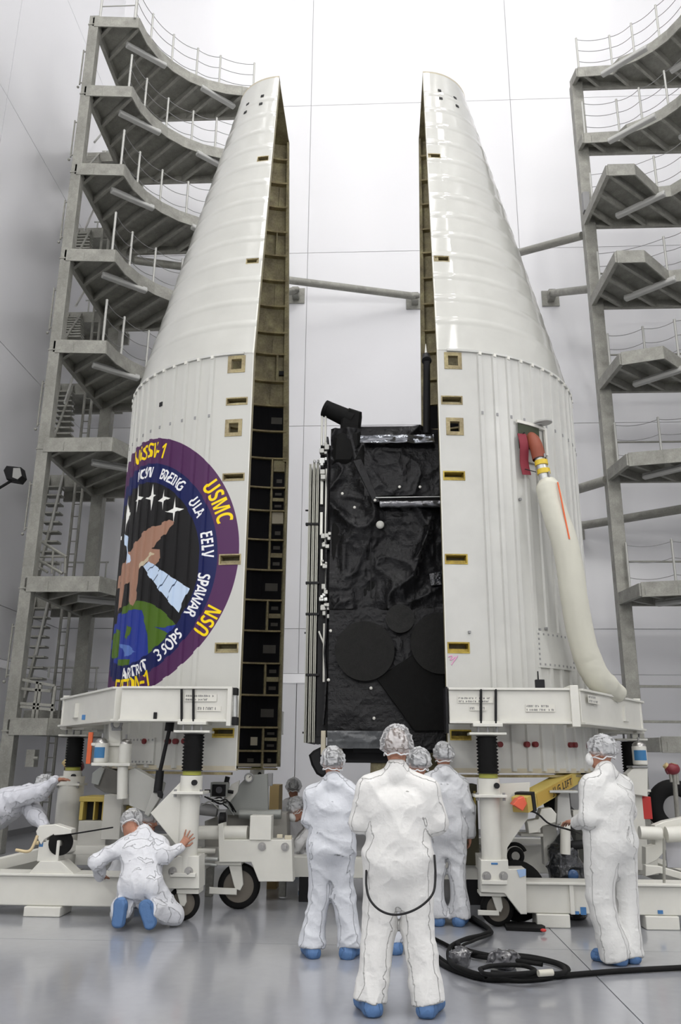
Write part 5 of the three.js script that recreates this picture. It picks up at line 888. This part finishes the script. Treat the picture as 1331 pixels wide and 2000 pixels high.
// ---------------------------------------------------------------- hose, bottles, machines, cables
{
  const cr = .75, R = FR.R;
  { // air hose
    const h = thing('air_hose', 'fat cream air hose hanging from a red coupler on the fairing', 'hose');
    const pts = [[1069, 938, -9.86], [1074, 965, -9.83], [1087, 1010, -9.8], [1102, 1053, -9.79], [1114, 1110, -9.82], [1121, 1161, -9.86], [1134, 1234, -9.95], [1148, 1285, -10.02], [1166, 1322, -10.1], [1192, 1345, -10.3], [1212, 1356, -10.42]].map(([x, y, z]) => atZ(x, y, z));
    const c = new THREE.CatmullRomCurve3(pts), n = 130, m = 28, fr = c.computeFrenetFrames(n), pos = [], idx = [];
    for (let i = 0; i <= n; i++) { const t = i / n, p = c.getPointAt(t), r0 = .147 + .012 * Math.sin(t * 3) - (t < .03 ? .05 * (1 - t / .03) : 0) - (t > .9 ? .05 * (t - .9) / .1 : 0); for (let j = 0; j < m; j++) { const a = j / m * 2 * Math.PI, r = r0 * (1 + .05 * (ridge(t * 26, Math.cos(a) * 1.4, Math.sin(a) * 1.4, 2) - .5) + (t > .72 ? .1 * (ridge(t * 40, Math.cos(a) * 2, Math.sin(a) * 2, 2) - .5) : 0)), q = p.clone().addScaledVector(fr.normals[i], Math.cos(a) * r).addScaledVector(fr.binormals[i], Math.sin(a) * r); pos.push(q.x, q.y, q.z); } }
    for (let i = 0; i < n; i++) for (let j = 0; j < m; j++) { const a = i * m + j, b = i * m + (j + 1) % m; idx.push(a, b, a + m, b, b + m, a + m); }
    const cap0 = pos.length / 3; for (const e of [0, n]) { const p = c.getPointAt(e / n); pos.push(p.x, p.y, p.z); const k = pos.length / 3 - 1; for (let j = 0; j < m; j++) { const a = e * m + j, b = e * m + (j + 1) % m; idx.push(...(e ? [k, a, b] : [k, b, a])); } }
    const g = new THREE.BufferGeometry(); g.setAttribute('position', new THREE.Float32BufferAttribute(pos, 3)); g.setIndex(idx); g.computeVertexNormals();
    part('hose', g, mat([.62, .61, .52], .65, { side: THREE.DoubleSide }), h, 'cream fabric hose');
    part('coupler', [tube([atZ(1037, 856, -10.05), atZ(1043, 862, -9.92), atZ(1049, 876, -9.85), atZ(1054, 897, -9.83)], .085, 18, 20)], mat([.24, .055, .025], .6), h, 'rust-red coupler');
    part('neck_pipe', rod(atZ(1054, 893, -9.83), atZ(1067, 942, -9.84), .062, .075, 22), K.silver, h);
    for (const y of [905, 922]) part('yellow_band', rod(atZ(1054 + (y - 893) * .27, y - 5, -9.83), atZ(1054 + (y - 893) * .27 + 1.5, y + 4, -9.83), .082, .082, 22), K.yellow, h);
    part('clamp_tab', [pb(1072, 920, 1075, 932, -9.75, .02), pb(1063, 885, 1067, 893, -9.75, .02)], K.grey, h);
    part('orange_wire', tube([atZ(1090, 942, -9.7), atZ(1095, 965, -9.66), atZ(1103, 1005, -9.64), atZ(1113, 1053, -9.63)], .01, 6, 40), K.orange, h);
    rebase(h);
    const d = thing('vent_hatch', 'open vent hatch with tilted grey lid above the red hose coupler', 'hatch'), q = onShell(1029, 860, cr);
    part('opening', sector(cr, 1, R + .034, R + .03, 5.46, 5.82, 1.06 / R, 1.42 / R, 6), mat([.035, .045, .02], .6), d, 'dark green opening');
    part('rim', [sector(cr, 1, R + .05, R + .02, 5.81, 5.85, 1.04 / R, 1.56 / R, 6), sector(cr, 1, R + .05, R + .02, 5.46, 5.84, 1.52 / R, 1.56 / R, 1), sector(cr, 1, R + .045, R + .02, 5.3, 5.47, 1.12 / R, 1.4 / R, 4)], K.white, d);
    { const p = shellP(cr, 1, R + .1, 1.42 / R, 5.87), g2 = new THREE.CylinderGeometry(.13, .13, .02, 30); g2.scale(1, 1, .75); g2.rotateY(-.68); g2.translate(p.x, p.y, p.z); part('lid', g2, mat([.42, .42, .4], .4), d, 'round grey lid'); part('lid_arm', rod(shellP(cr, 1, R, 1.3 / R, 5.84), p, .012), K.silver, d); }
    rebase(d);
    const f = thing('warning_streamer', 'dark red warning streamer hanging below the open hatch', 'streamer');
    const pl = new THREE.PlaneGeometry(.12, .56, 4, 24), pp = pl.attributes.position; const qs = onShell(1016, 891, cr), o0 = shellP(cr, 1, R + .09, qs.th, qs.h); for (let i = 0; i < pp.count; i++) pp.setZ(i, .015 * Math.sin(pp.getY(i) * 14) + .01 * Math.sin(pp.getX(i) * 30)); const pk = pl.clone(); pk.translate(0, 0, -.006); pl.rotateZ(.05); pk.rotateZ(.05); for (const w of [pl, pk]) { w.rotateY(.5); w.translate(o0.x, o0.y, o0.z); w.computeVertexNormals(); }
    part('ribbon', [pl, pk], mat([.22, .02, .035], .7, { side: THREE.DoubleSide }), f); part('tie_wire', tube([shellP(cr, 1, R + .09, qs.th, qs.h + .28), shellP(cr, 1, R + .07, qs.th + .02, qs.h + .31), shellP(cr, 1, R + .02, qs.th + .03, qs.h + .33)], .006, 5), K.black, f); part('tie_wire', tube([atZ(1026, 916, -9.86), atZ(1036, 919, -9.82), atZ(1048, 922, -9.8)], .006, 5), K.black, f); rebase(f);
  }
  { // radio
    const r = thing('radio', 'black two-way radio standing on the ring beam', 'radio'), z = -9.36; part('case', pb(1047, 1327, 1065, 1345, z + .03, .06), K.black, r); part('antenna', rod(atZ(1052, 1330, z), atZ(1051, 1311, z), .009, .007), K.black, r); part('lead', tube([atZ(1064, 1350, z), atZ(1080, 1350, z), atZ(1095, 1352, z), atZ(1110, 1357, z + .02)], .01, 6), K.black, r); rebase(r);
  }
  const bottle = (px, y0, y1, rp, z, label, tag) => {
    const b = thing('gas_cylinder', label, 'gas bottle'), a = atZ(px, y1, z), t = atZ(px, y0, z), r = rp / FPX * -z, H = t.y - a.y;
    part('tank', lathe([[0, 0], [r * .92, 0], [r, .02], [r, H * .78], [r * .9, H * .8]], 24).translate(a.x, a.y, z), K.white, b);
    part('dome', lathe([[r * .92, H * .78], [r * .9, H * .88], [r * .6, H * .97], [r * .2, H], [0, H]], 24).translate(a.x, a.y, z), K.chrome, b);
    part('valve', rod(V(a.x, a.y + H, z), V(a.x, a.y + H + .05, z), .012), K.grey, b);
    if (tag) part('label_wrap', new THREE.CylinderGeometry(r * 1.02, r * 1.02, H * .42, 20, 1, true, -1.1, 1.9).translate(a.x, a.y + H * .42, z), mat([.04, .18, .38], .4, { side: THREE.DoubleSide }), b, 'blue label'); rebase(b);
  };
  bottle(196, 1441, 1491, 13, -9.72, 'gas bottle with blue label on the rack near the orange stripe', true);
  bottle(243, 1443, 1492, 12, -9.72, 'plain white gas bottle on the rack near the black strut');
  bottle(1252, 1448, 1495, 13, -10.9, 'gas bottle with blue label behind the masked person', true);
  { const g = thing('bottle_rack', 'white bracket rack holding two gas bottles under the emblem-side ring beam', 'rack'), z = -9.72;
    part('shelf', pb(178, 1490, 254, 1496, z + .1, .25), K.white, g); part('retaining_plate', [pb(178, 1451, 254, 1457, z - .06, .1)], K.white, g); part('back_plate', [pplate([[212, 1418], [216, 1404], [232, 1404], [236, 1418], [236, 1496], [212, 1496]], z - .1, .06)], K.white, g); part('hanger', [pb(205, 1398, 260, 1406, z + .05, .2)], K.white, g);
    part('shackle', [new THREE.TorusGeometry(.055, .016, 10, 26).translate(...atZ(228, 1414, z + .02).toArray()), rod(atZ(219, 1424, z + .02), atZ(238, 1424, z + .02), .018)], K.grey, g, 'dark steel shackle'); part('leg_pipe', [rod(atZ(240, 1497, z), atZ(239, 1560, z), .06, .06, 22)], K.white, g); part('stripe', pb(170, 1430, 179, 1492, z - .3, .03), K.orange, g); rebase(g); }
  { const g = thing('power_unit', 'yellow framed power unit with dark interior inside the emblem-side trolley', 'machine'), z = -11.2, F = (a, b, c, d) => pb(a, b, c, d, z, .5);
    part('yellow_frame', [F(155, 1556, 208, 1566), F(155, 1566, 162, 1602), F(199, 1566, 208, 1602), F(182, 1566, 185, 1602)], K.yellowDull, g); part('core', pb(158, 1562, 206, 1604, z - .15, .4), K.black, g); part('white_base', pb(150, 1603, 206, 1690, z, .5), K.white, g); part('grey_cabinet', [pb(200, 1552, 236, 1640, z + .2, .3), pb(226, 1556, 262, 1572, z + .15, .3)], K.whiteMatt, g); part('yellow_shelf', pb(232, 1574, 260, 1600, z, .3), K.yellowDull, g); rebase(g); }
  { const g = thing('dark_control_box', 'tilted dark grey box hanging below the bottle rack', 'box'), z = -10.4; part('shell', pplate([[182, 1512], [200, 1498], [230, 1506], [230, 1552], [204, 1548], [184, 1536]], z, .3), mat([.12, .115, .1], .5), g); part('lid', pplate([[180, 1510], [196, 1498], [204, 1502], [192, 1534], [178, 1530]], z + .03, .04), K.panelGrey, g); part('hanger', rod(atZ(205, 1505, z - .1), atZ(205, 1480, z - .2), .02), K.grey, g); rebase(g); }
  const valve = (px, py, z, label, s = 1) => { const g = thing('red_valve', label, 'valve'), p = (x, y) => atZ(px + x * s, py + y * s, z); part('body', [ball(p(0, 0), .11 * s, 1.2, .9, 1), rod(p(-16, 6), p(16, -4), .055 * s)], mat([.2, .02, .03], .45), g); part('brass_cap', [rod(p(-20, -12), p(-12, -4), .05 * s, .06 * s), rod(p(4, -14), p(2, -4), .05 * s)], mat([.55, .42, .2], .4), g); part('stem', [rod(p(-6, 8), p(-2, 34), .02), rod(p(10, 8), p(14, 40), .025), rod(p(4, 6), V(p(4, 6).x, 0, z - .1), .03)], K.steel, g); rebase(g); };
  valve(146, 1498, -11.9, 'dark red valve with brass caps beside the tall rear column sleeve'); valve(1314, 1502, -11.5, 'dark red valve on a thin stand beside the notched-deck tower', .75);
  { // machinery behind the front column
    const g = thing('hydraulic_unit', 'grey hydraulic unit with gauge and tilted sheet-metal guard behind the front column', 'machine'), z = -10.7;
    part('guard', pplate([[440, 1592], [447, 1568], [470, 1530], [486, 1514], [523, 1511], [524, 1592]], z, .1), K.panelGrey, g); part('side_post', pb(523, 1510, 532, 1535, z - .05, .08), K.grey, g); part('duct_tube', [rod(atZ(468, 1590, z + .12), atZ(505, 1591, z + .12), .055, .055, 20), rod(atZ(505, 1591, z + .12), atZ(550, 1590, z + .12), .055, .055, 20)], K.panelGrey, g); part('base', pplate([[400, 1604], [440, 1588], [560, 1588], [562, 1668], [400, 1668]], z - .15, .4), mat([.3, .29, .26], .5), g); for (const x of [402, 545]) part('leg', pb(x, 1660, x + 14, 1752, z - .2, .1), K.steel, g);
    { const p = atZ(487, 1519, z + .06), w = new THREE.CylinderGeometry(.05, .05, .04, 24); w.rotateX(Math.PI / 2); w.translate(p.x, p.y, p.z); const tr = new THREE.TorusGeometry(.05, .01, 8, 24).translate(p.x, p.y, p.z + .02); part('gauge_dial', w, K.white, g); part('gauge_rim', tr, K.grey, g); part('gauge_needle', rod(p.clone().add(V(0, 0, .024)), p.clone().add(V(.02, .025, .024)), .004), K.black, g); }
    part('motor', [rod(atZ(392, 1580, z + .15), atZ(425, 1584, z + .15), .07), rod(atZ(428, 1595, z + .2), atZ(442, 1595, z + .2), .085)], K.grey, g); part('motor_cap', rod(atZ(430, 1600, z + .3), atZ(440, 1600, z + .3), .08), K.black, g);
    part('viewer_box', [pb(411, 1528, 443, 1557, z + .15, .2)], K.panelGrey, g); part('viewer_screen', pb(414, 1532, 441, 1555, z + .16, .02), K.black, g); part('viewer_lens', rod(atZ(428, 1543, z + .17), atZ(428, 1543, z + .2), .04), mat([.04, .04, .045], .2), g); for (const [a, b, r] of [[[400, 1545], [412, 1545], .02], [[441, 1545], [456, 1547], .02], [[442, 1530], [445, 1517], .03]]) part('viewer_arm', rod(atZ(...a, z + .05), atZ(...b, z + .05), r), K.black, g);
    const r = rng(9); for (let k = 0; k < 7; k++) { const a = [390 + r() * 30, 1555 + r() * 20]; part('cable', tube([atZ(a[0], a[1], z + .2), atZ(a[0] + 15, a[1] - 8 + r() * 16, z + .26), atZ(a[0] + 30, a[1] + 8 * r(), z + .22), atZ(a[0] + 45, a[1] + 15 + 10 * r(), z + .1)], .009, 6, 24), k % 3 ? K.black : K.silver, g); }
    part('bracket_plate', pplate([[452, 1532], [468, 1524], [464, 1548], [446, 1570], [430, 1572]], z + .03, .05), K.whiteMatt, g); rebase(g);
    const c = single('carton', [pb(524, 1533, 543, 1740, -11.6, .4, .004)], K.cardboard, 'tall brown cardboard carton behind the hydraulic unit', 'carton');
  }
  { // boom lift behind the right trolley
    const g = thing('boom_lift', 'yellow boom of a lift with black lettering and red tip under the plain fairing', 'lift'), z = -9.45, a = atZ(1016, 1572, -9.3), b = atZ(1122, 1514, -10.6), d = b.clone().sub(a), L = d.length(), ang = Math.atan2(d.y, d.x), c = a.clone().lerp(b, .5);
    part('boom', bar(a, b, .18, .155), K.yellowDull, g);
    { const cv = document.createElement('canvas'); cv.width = 512; cv.height = 80; const x = cv.getContext('2d'); x.fillStyle = '#c9a548'; x.fillRect(0, 0, 512, 80); x.fillStyle = '#141210'; x.font = 'bold 74px sans-serif'; x.textBaseline = 'middle'; x.textAlign = 'right'; x.fillText('JLG LIFT', 500, 42); const t = new THREE.CanvasTexture(cv); t.colorSpace = THREE.SRGBColorSpace; const gg = new THREE.BoxGeometry(L * .66, .12, .004), ux = d.clone().normalize(), uz = ux.clone().cross(V(0, 1, 0)).normalize(), uy = uz.clone().cross(ux); gg.applyMatrix4(new THREE.Matrix4().makeBasis(ux, uy, uz)); gg.translate(c.x - d.x * .02 + uz.x * .093, c.y - d.y * .02 + uz.y * .093, c.z - d.z * .02 + uz.z * .093); part('lettering', gg, mat([.95, .95, .95], .5, { map: t }), g, 'black letters JLG LIFT', true); }
    part('boom_nose', [pplate([[1003, 1572], [1012, 1560], [1024, 1556], [1030, 1570], [1022, 1584]], -9.12, .24)], mat([.75, .12, .06], .5), g); part('nose_collar', bar(a.clone().lerp(b, .07), a.clone().lerp(b, .12), .2, .2), K.black, g); part('lift_base', [pb(1120, 1510, 1166, 1585, -10.65, .5), pb(1126, 1585, 1160, 1720, -10.75, .4)], mat([.07, .07, .06], .6), g); part('lift_arm', [pplate([[1112, 1540], [1140, 1520], [1165, 1520], [1165, 1560], [1130, 1590], [1116, 1575]], -10.45, .15)], K.grey, g);
    { const w = lathe([[.03, -.05], [.12, -.05], [.14, -.03], [.14, .03], [.12, .05], [.03, .05]], 26); w.rotateX(Math.PI / 2); w.rotateY(.5); const p = atZ(1084, 1567, -10.1); w.translate(p.x, p.y, p.z); part('reel', w, K.rubber, g); part('reel_core', ball(p, .05), K.orange, g); } rebase(g); }
  { // plastic wrapped jack
    const g = thing('wrapped_jack', 'jack wrapped in shiny black plastic film under the white post', 'jack'), z = -9.95, c = atZ(1103, 1700, z), lo = V(c.x - .4, -.02, z - .3), hi = V(c.x + .4, .95, z + .35);
    const f1 = cap(V(c.x, .1, z), V(c.x, .62, z), .2, .17), f2 = cap(V(c.x + .02, .62, z), V(c.x + .01, .82, z), .1, .07), f3 = cap(V(c.x + .1, .2, z + .05), V(c.x + .12, .5, z + .05), .12, .1);
    part('film_wrap', surfaceNet((x, y, zz) => Math.max(smin(smin(f1(x, y, zz), f2(x, y, zz), .08), f3(x, y, zz), .06) - .06 * (Math.pow(ridge(x * 5, y * 5, zz * 5, 3), 2) - .4), -y), lo, hi, .014), K.foilShiny, g, 'shiny crumpled black film'); part('blue_print', ball(V(c.x + .05, .45, z + .2), .06, 1, 1, .4), mat([.04, .09, .2], .2), g); part('nozzle', [rod(atZ(1116, 1652, z + .1), atZ(1146, 1648, z + .1), .05, .045)], K.black, g); part('side_post', [rod(atZ(1163, 1640, z + .2), atZ(1163, 1740, z + .2), .02)], K.steel, g); rebase(g);
  }
  { const g = thing('spare_wheel', 'large black tyre behind the white side bracket of the hose-side trolley', 'wheel'), p = atZ(1318, 1578, -12), w = new THREE.TorusGeometry(.26, .11, 14, 36); w.translate(p.x, p.y, p.z); part('tyre', w, K.rubber, g); const hb = new THREE.CylinderGeometry(.18, .18, .1, 24); hb.rotateX(Math.PI / 2); hb.translate(p.x, p.y, p.z); part('hub', hb, K.grey, g); part('stand', [rod(V(p.x - .3, 0, p.z), V(p.x - .3, p.y, p.z), .03), rod(V(p.x - .3, p.y, p.z), p, .03)], K.steel, g); rebase(g); }
  { const g = thing('white_pedestal', 'white bracket pedestal under the blue-labelled bottle behind the masked person', 'stand'), z = -10.9; part('top', pb(1236, 1496, 1267, 1500, z + .12, .26), K.grey, g); part('panel', pplate([[1238, 1500], [1266, 1500], [1266, 1556], [1240, 1552], [1226, 1535], [1226, 1512]], z + .1, .2), K.white, g); part('red_box', pb(1256, 1556, 1274, 1600, z, .2), K.red, g); part('column', pb(1240, 1552, 1262, 1700, z, .15), K.white, g); rebase(g); }
  { // flood lamp on the left wall
    const g = thing('flood_lamp', 'black flood lamp on a wall bracket beside the ladder tower', 'lamp'), p = atX(26, 926, -7.7); part('head', pplate([[6, 918], [12, 909], [40, 912], [44, 930], [36, 940], [12, 936]], p.z, .25, .02), K.black, g); part('glass', pplate([[26, 914], [39, 914], [42, 929], [34, 936], [24, 932]], p.z + .015, .02, 0), mat([.4, .4, .38], .15), g); part('bracket', [rod(p.clone().add(V(-.05, -.1, -.1)), V(-8.05, p.y - .3, p.z - .1), .03), rod(V(-8.05, p.y - .3, p.z - .1), V(-8.165, p.y - .3, p.z - .1), .05)], K.black, g); rebase(g); }
  { // floor cables
    const cable = (label, pts, r = .022) => single('floor_cable', tube(pts.map(([x, y, h]) => atY(x, y, h ?? r).setY((h ?? r) + .001)), r, 8, pts.length * 14), K.rubber, label, 'cable');
    cable('long black cable running past the masked person out of view', [[840, 1866], [884, 1893], [951, 1912], [1024, 1912], [1098, 1906], [1209, 1897], [1340, 1890], [1480, 1884]]);
    cable('black cable curling from the wheel into a hook shape on the floor', [[900, 1788], [938, 1805], [954, 1816], [947, 1825, .03], [910, 1834, .04], [880, 1851, .06], [877, 1871, .05], [888, 1886, .07], [914, 1897, .07], [950, 1908, .07]], .02);
    cable('black cable forming the widest flat loop of the bundle', [[924, 1792, .06], [958, 1818, .06], [940, 1827, .07], [895, 1842, .09], [910, 1855, .08], [969, 1868, .03], [1024, 1871, .03], [1080, 1880, .03], [1102, 1890, .03], [1096, 1902, .06], [1061, 1904, .07], [1017, 1907, .07], [960, 1900, .07]], .02);
    cable('short black cable loop inside the bundle tied with silver tape', [[938, 1893, .1], [951, 1903, .11], [1017, 1902, .11], [1046, 1897, .1], [1020, 1886, .09], [962, 1887, .09], [938, 1893, .1]], .017);
    cable('black cable entering the bundle beside the looped-cord person', [[838, 1828], [877, 1848, .02], [895, 1858, .03], [930, 1868, .03], [990, 1874, .07], [1060, 1884, .07]], .018);
    cable('thin black lead crossing the bundle from wheel to bag', [[912, 1790, .03], [946, 1808, .04], [962, 1820, .03], [925, 1838, .1], [905, 1850, .11], [935, 1862, .05], [985, 1872, .1]], .013);
    cable('thin black cable lying just outside the widest loop', [[845, 1858], [880, 1884, .02], [930, 1905, .02], [1000, 1916, .015], [1070, 1912, .015], [1112, 1896, .015], [1096, 1882, .015], [1040, 1868, .015], [980, 1862, .015]], .014);
    const bag = (px, py, s, label) => { const p = atY(px, py, .06), f1 = ell(V(p.x, .07, p.z), V(1, 0, 0), V(0, 1, 0), V(0, 0, 1), .13 * s, .07, .09 * s); single('wrapped_connector', surfaceNet((x, y, z) => f1(x, y, z) - .04 * (Math.pow(ridge(x * 12, y * 12, z * 12, 2), 2) - .4), V(p.x - .2, .0, p.z - .18), V(p.x + .2, .2, p.z + .18), .01), phys([.06, .06, .065], .15, { clearcoat: 1, clearcoatRoughness: .08 }), label, 'connector'); };
    bag(988, 1877, 1, 'clear-bagged cable connector lying on the cable loops'); bag(900, 1874, .7, 'small clear-bagged connector inside the hook of the curled cable');
    single('silver_tape', rod(atY(1052, 1901, .1), atY(1080, 1899, .1), .024), mat([.6, .58, .5], .4), 'silver tape wound round the cable bundle end', 'tape');
    const g = thing('cable_ramp', 'flat black cable ramp with red tip beside the trolley pad', 'ramp'); const A = [[984, 1806], [1052, 1809], [1066, 1816], [1060, 1821], [990, 1818]].map(([x, y]) => { const p = atY(x, y, 0); return [p.x, p.z]; }); part('ramp', slab(A, .001, .035), K.rubber, g); const tp = atY(1062, 1817, .04); part('red_tip', ball(tp, .03, 1, .5, 1), K.red, g); rebase(g);
  }
}
renderer.render(scene, camera);
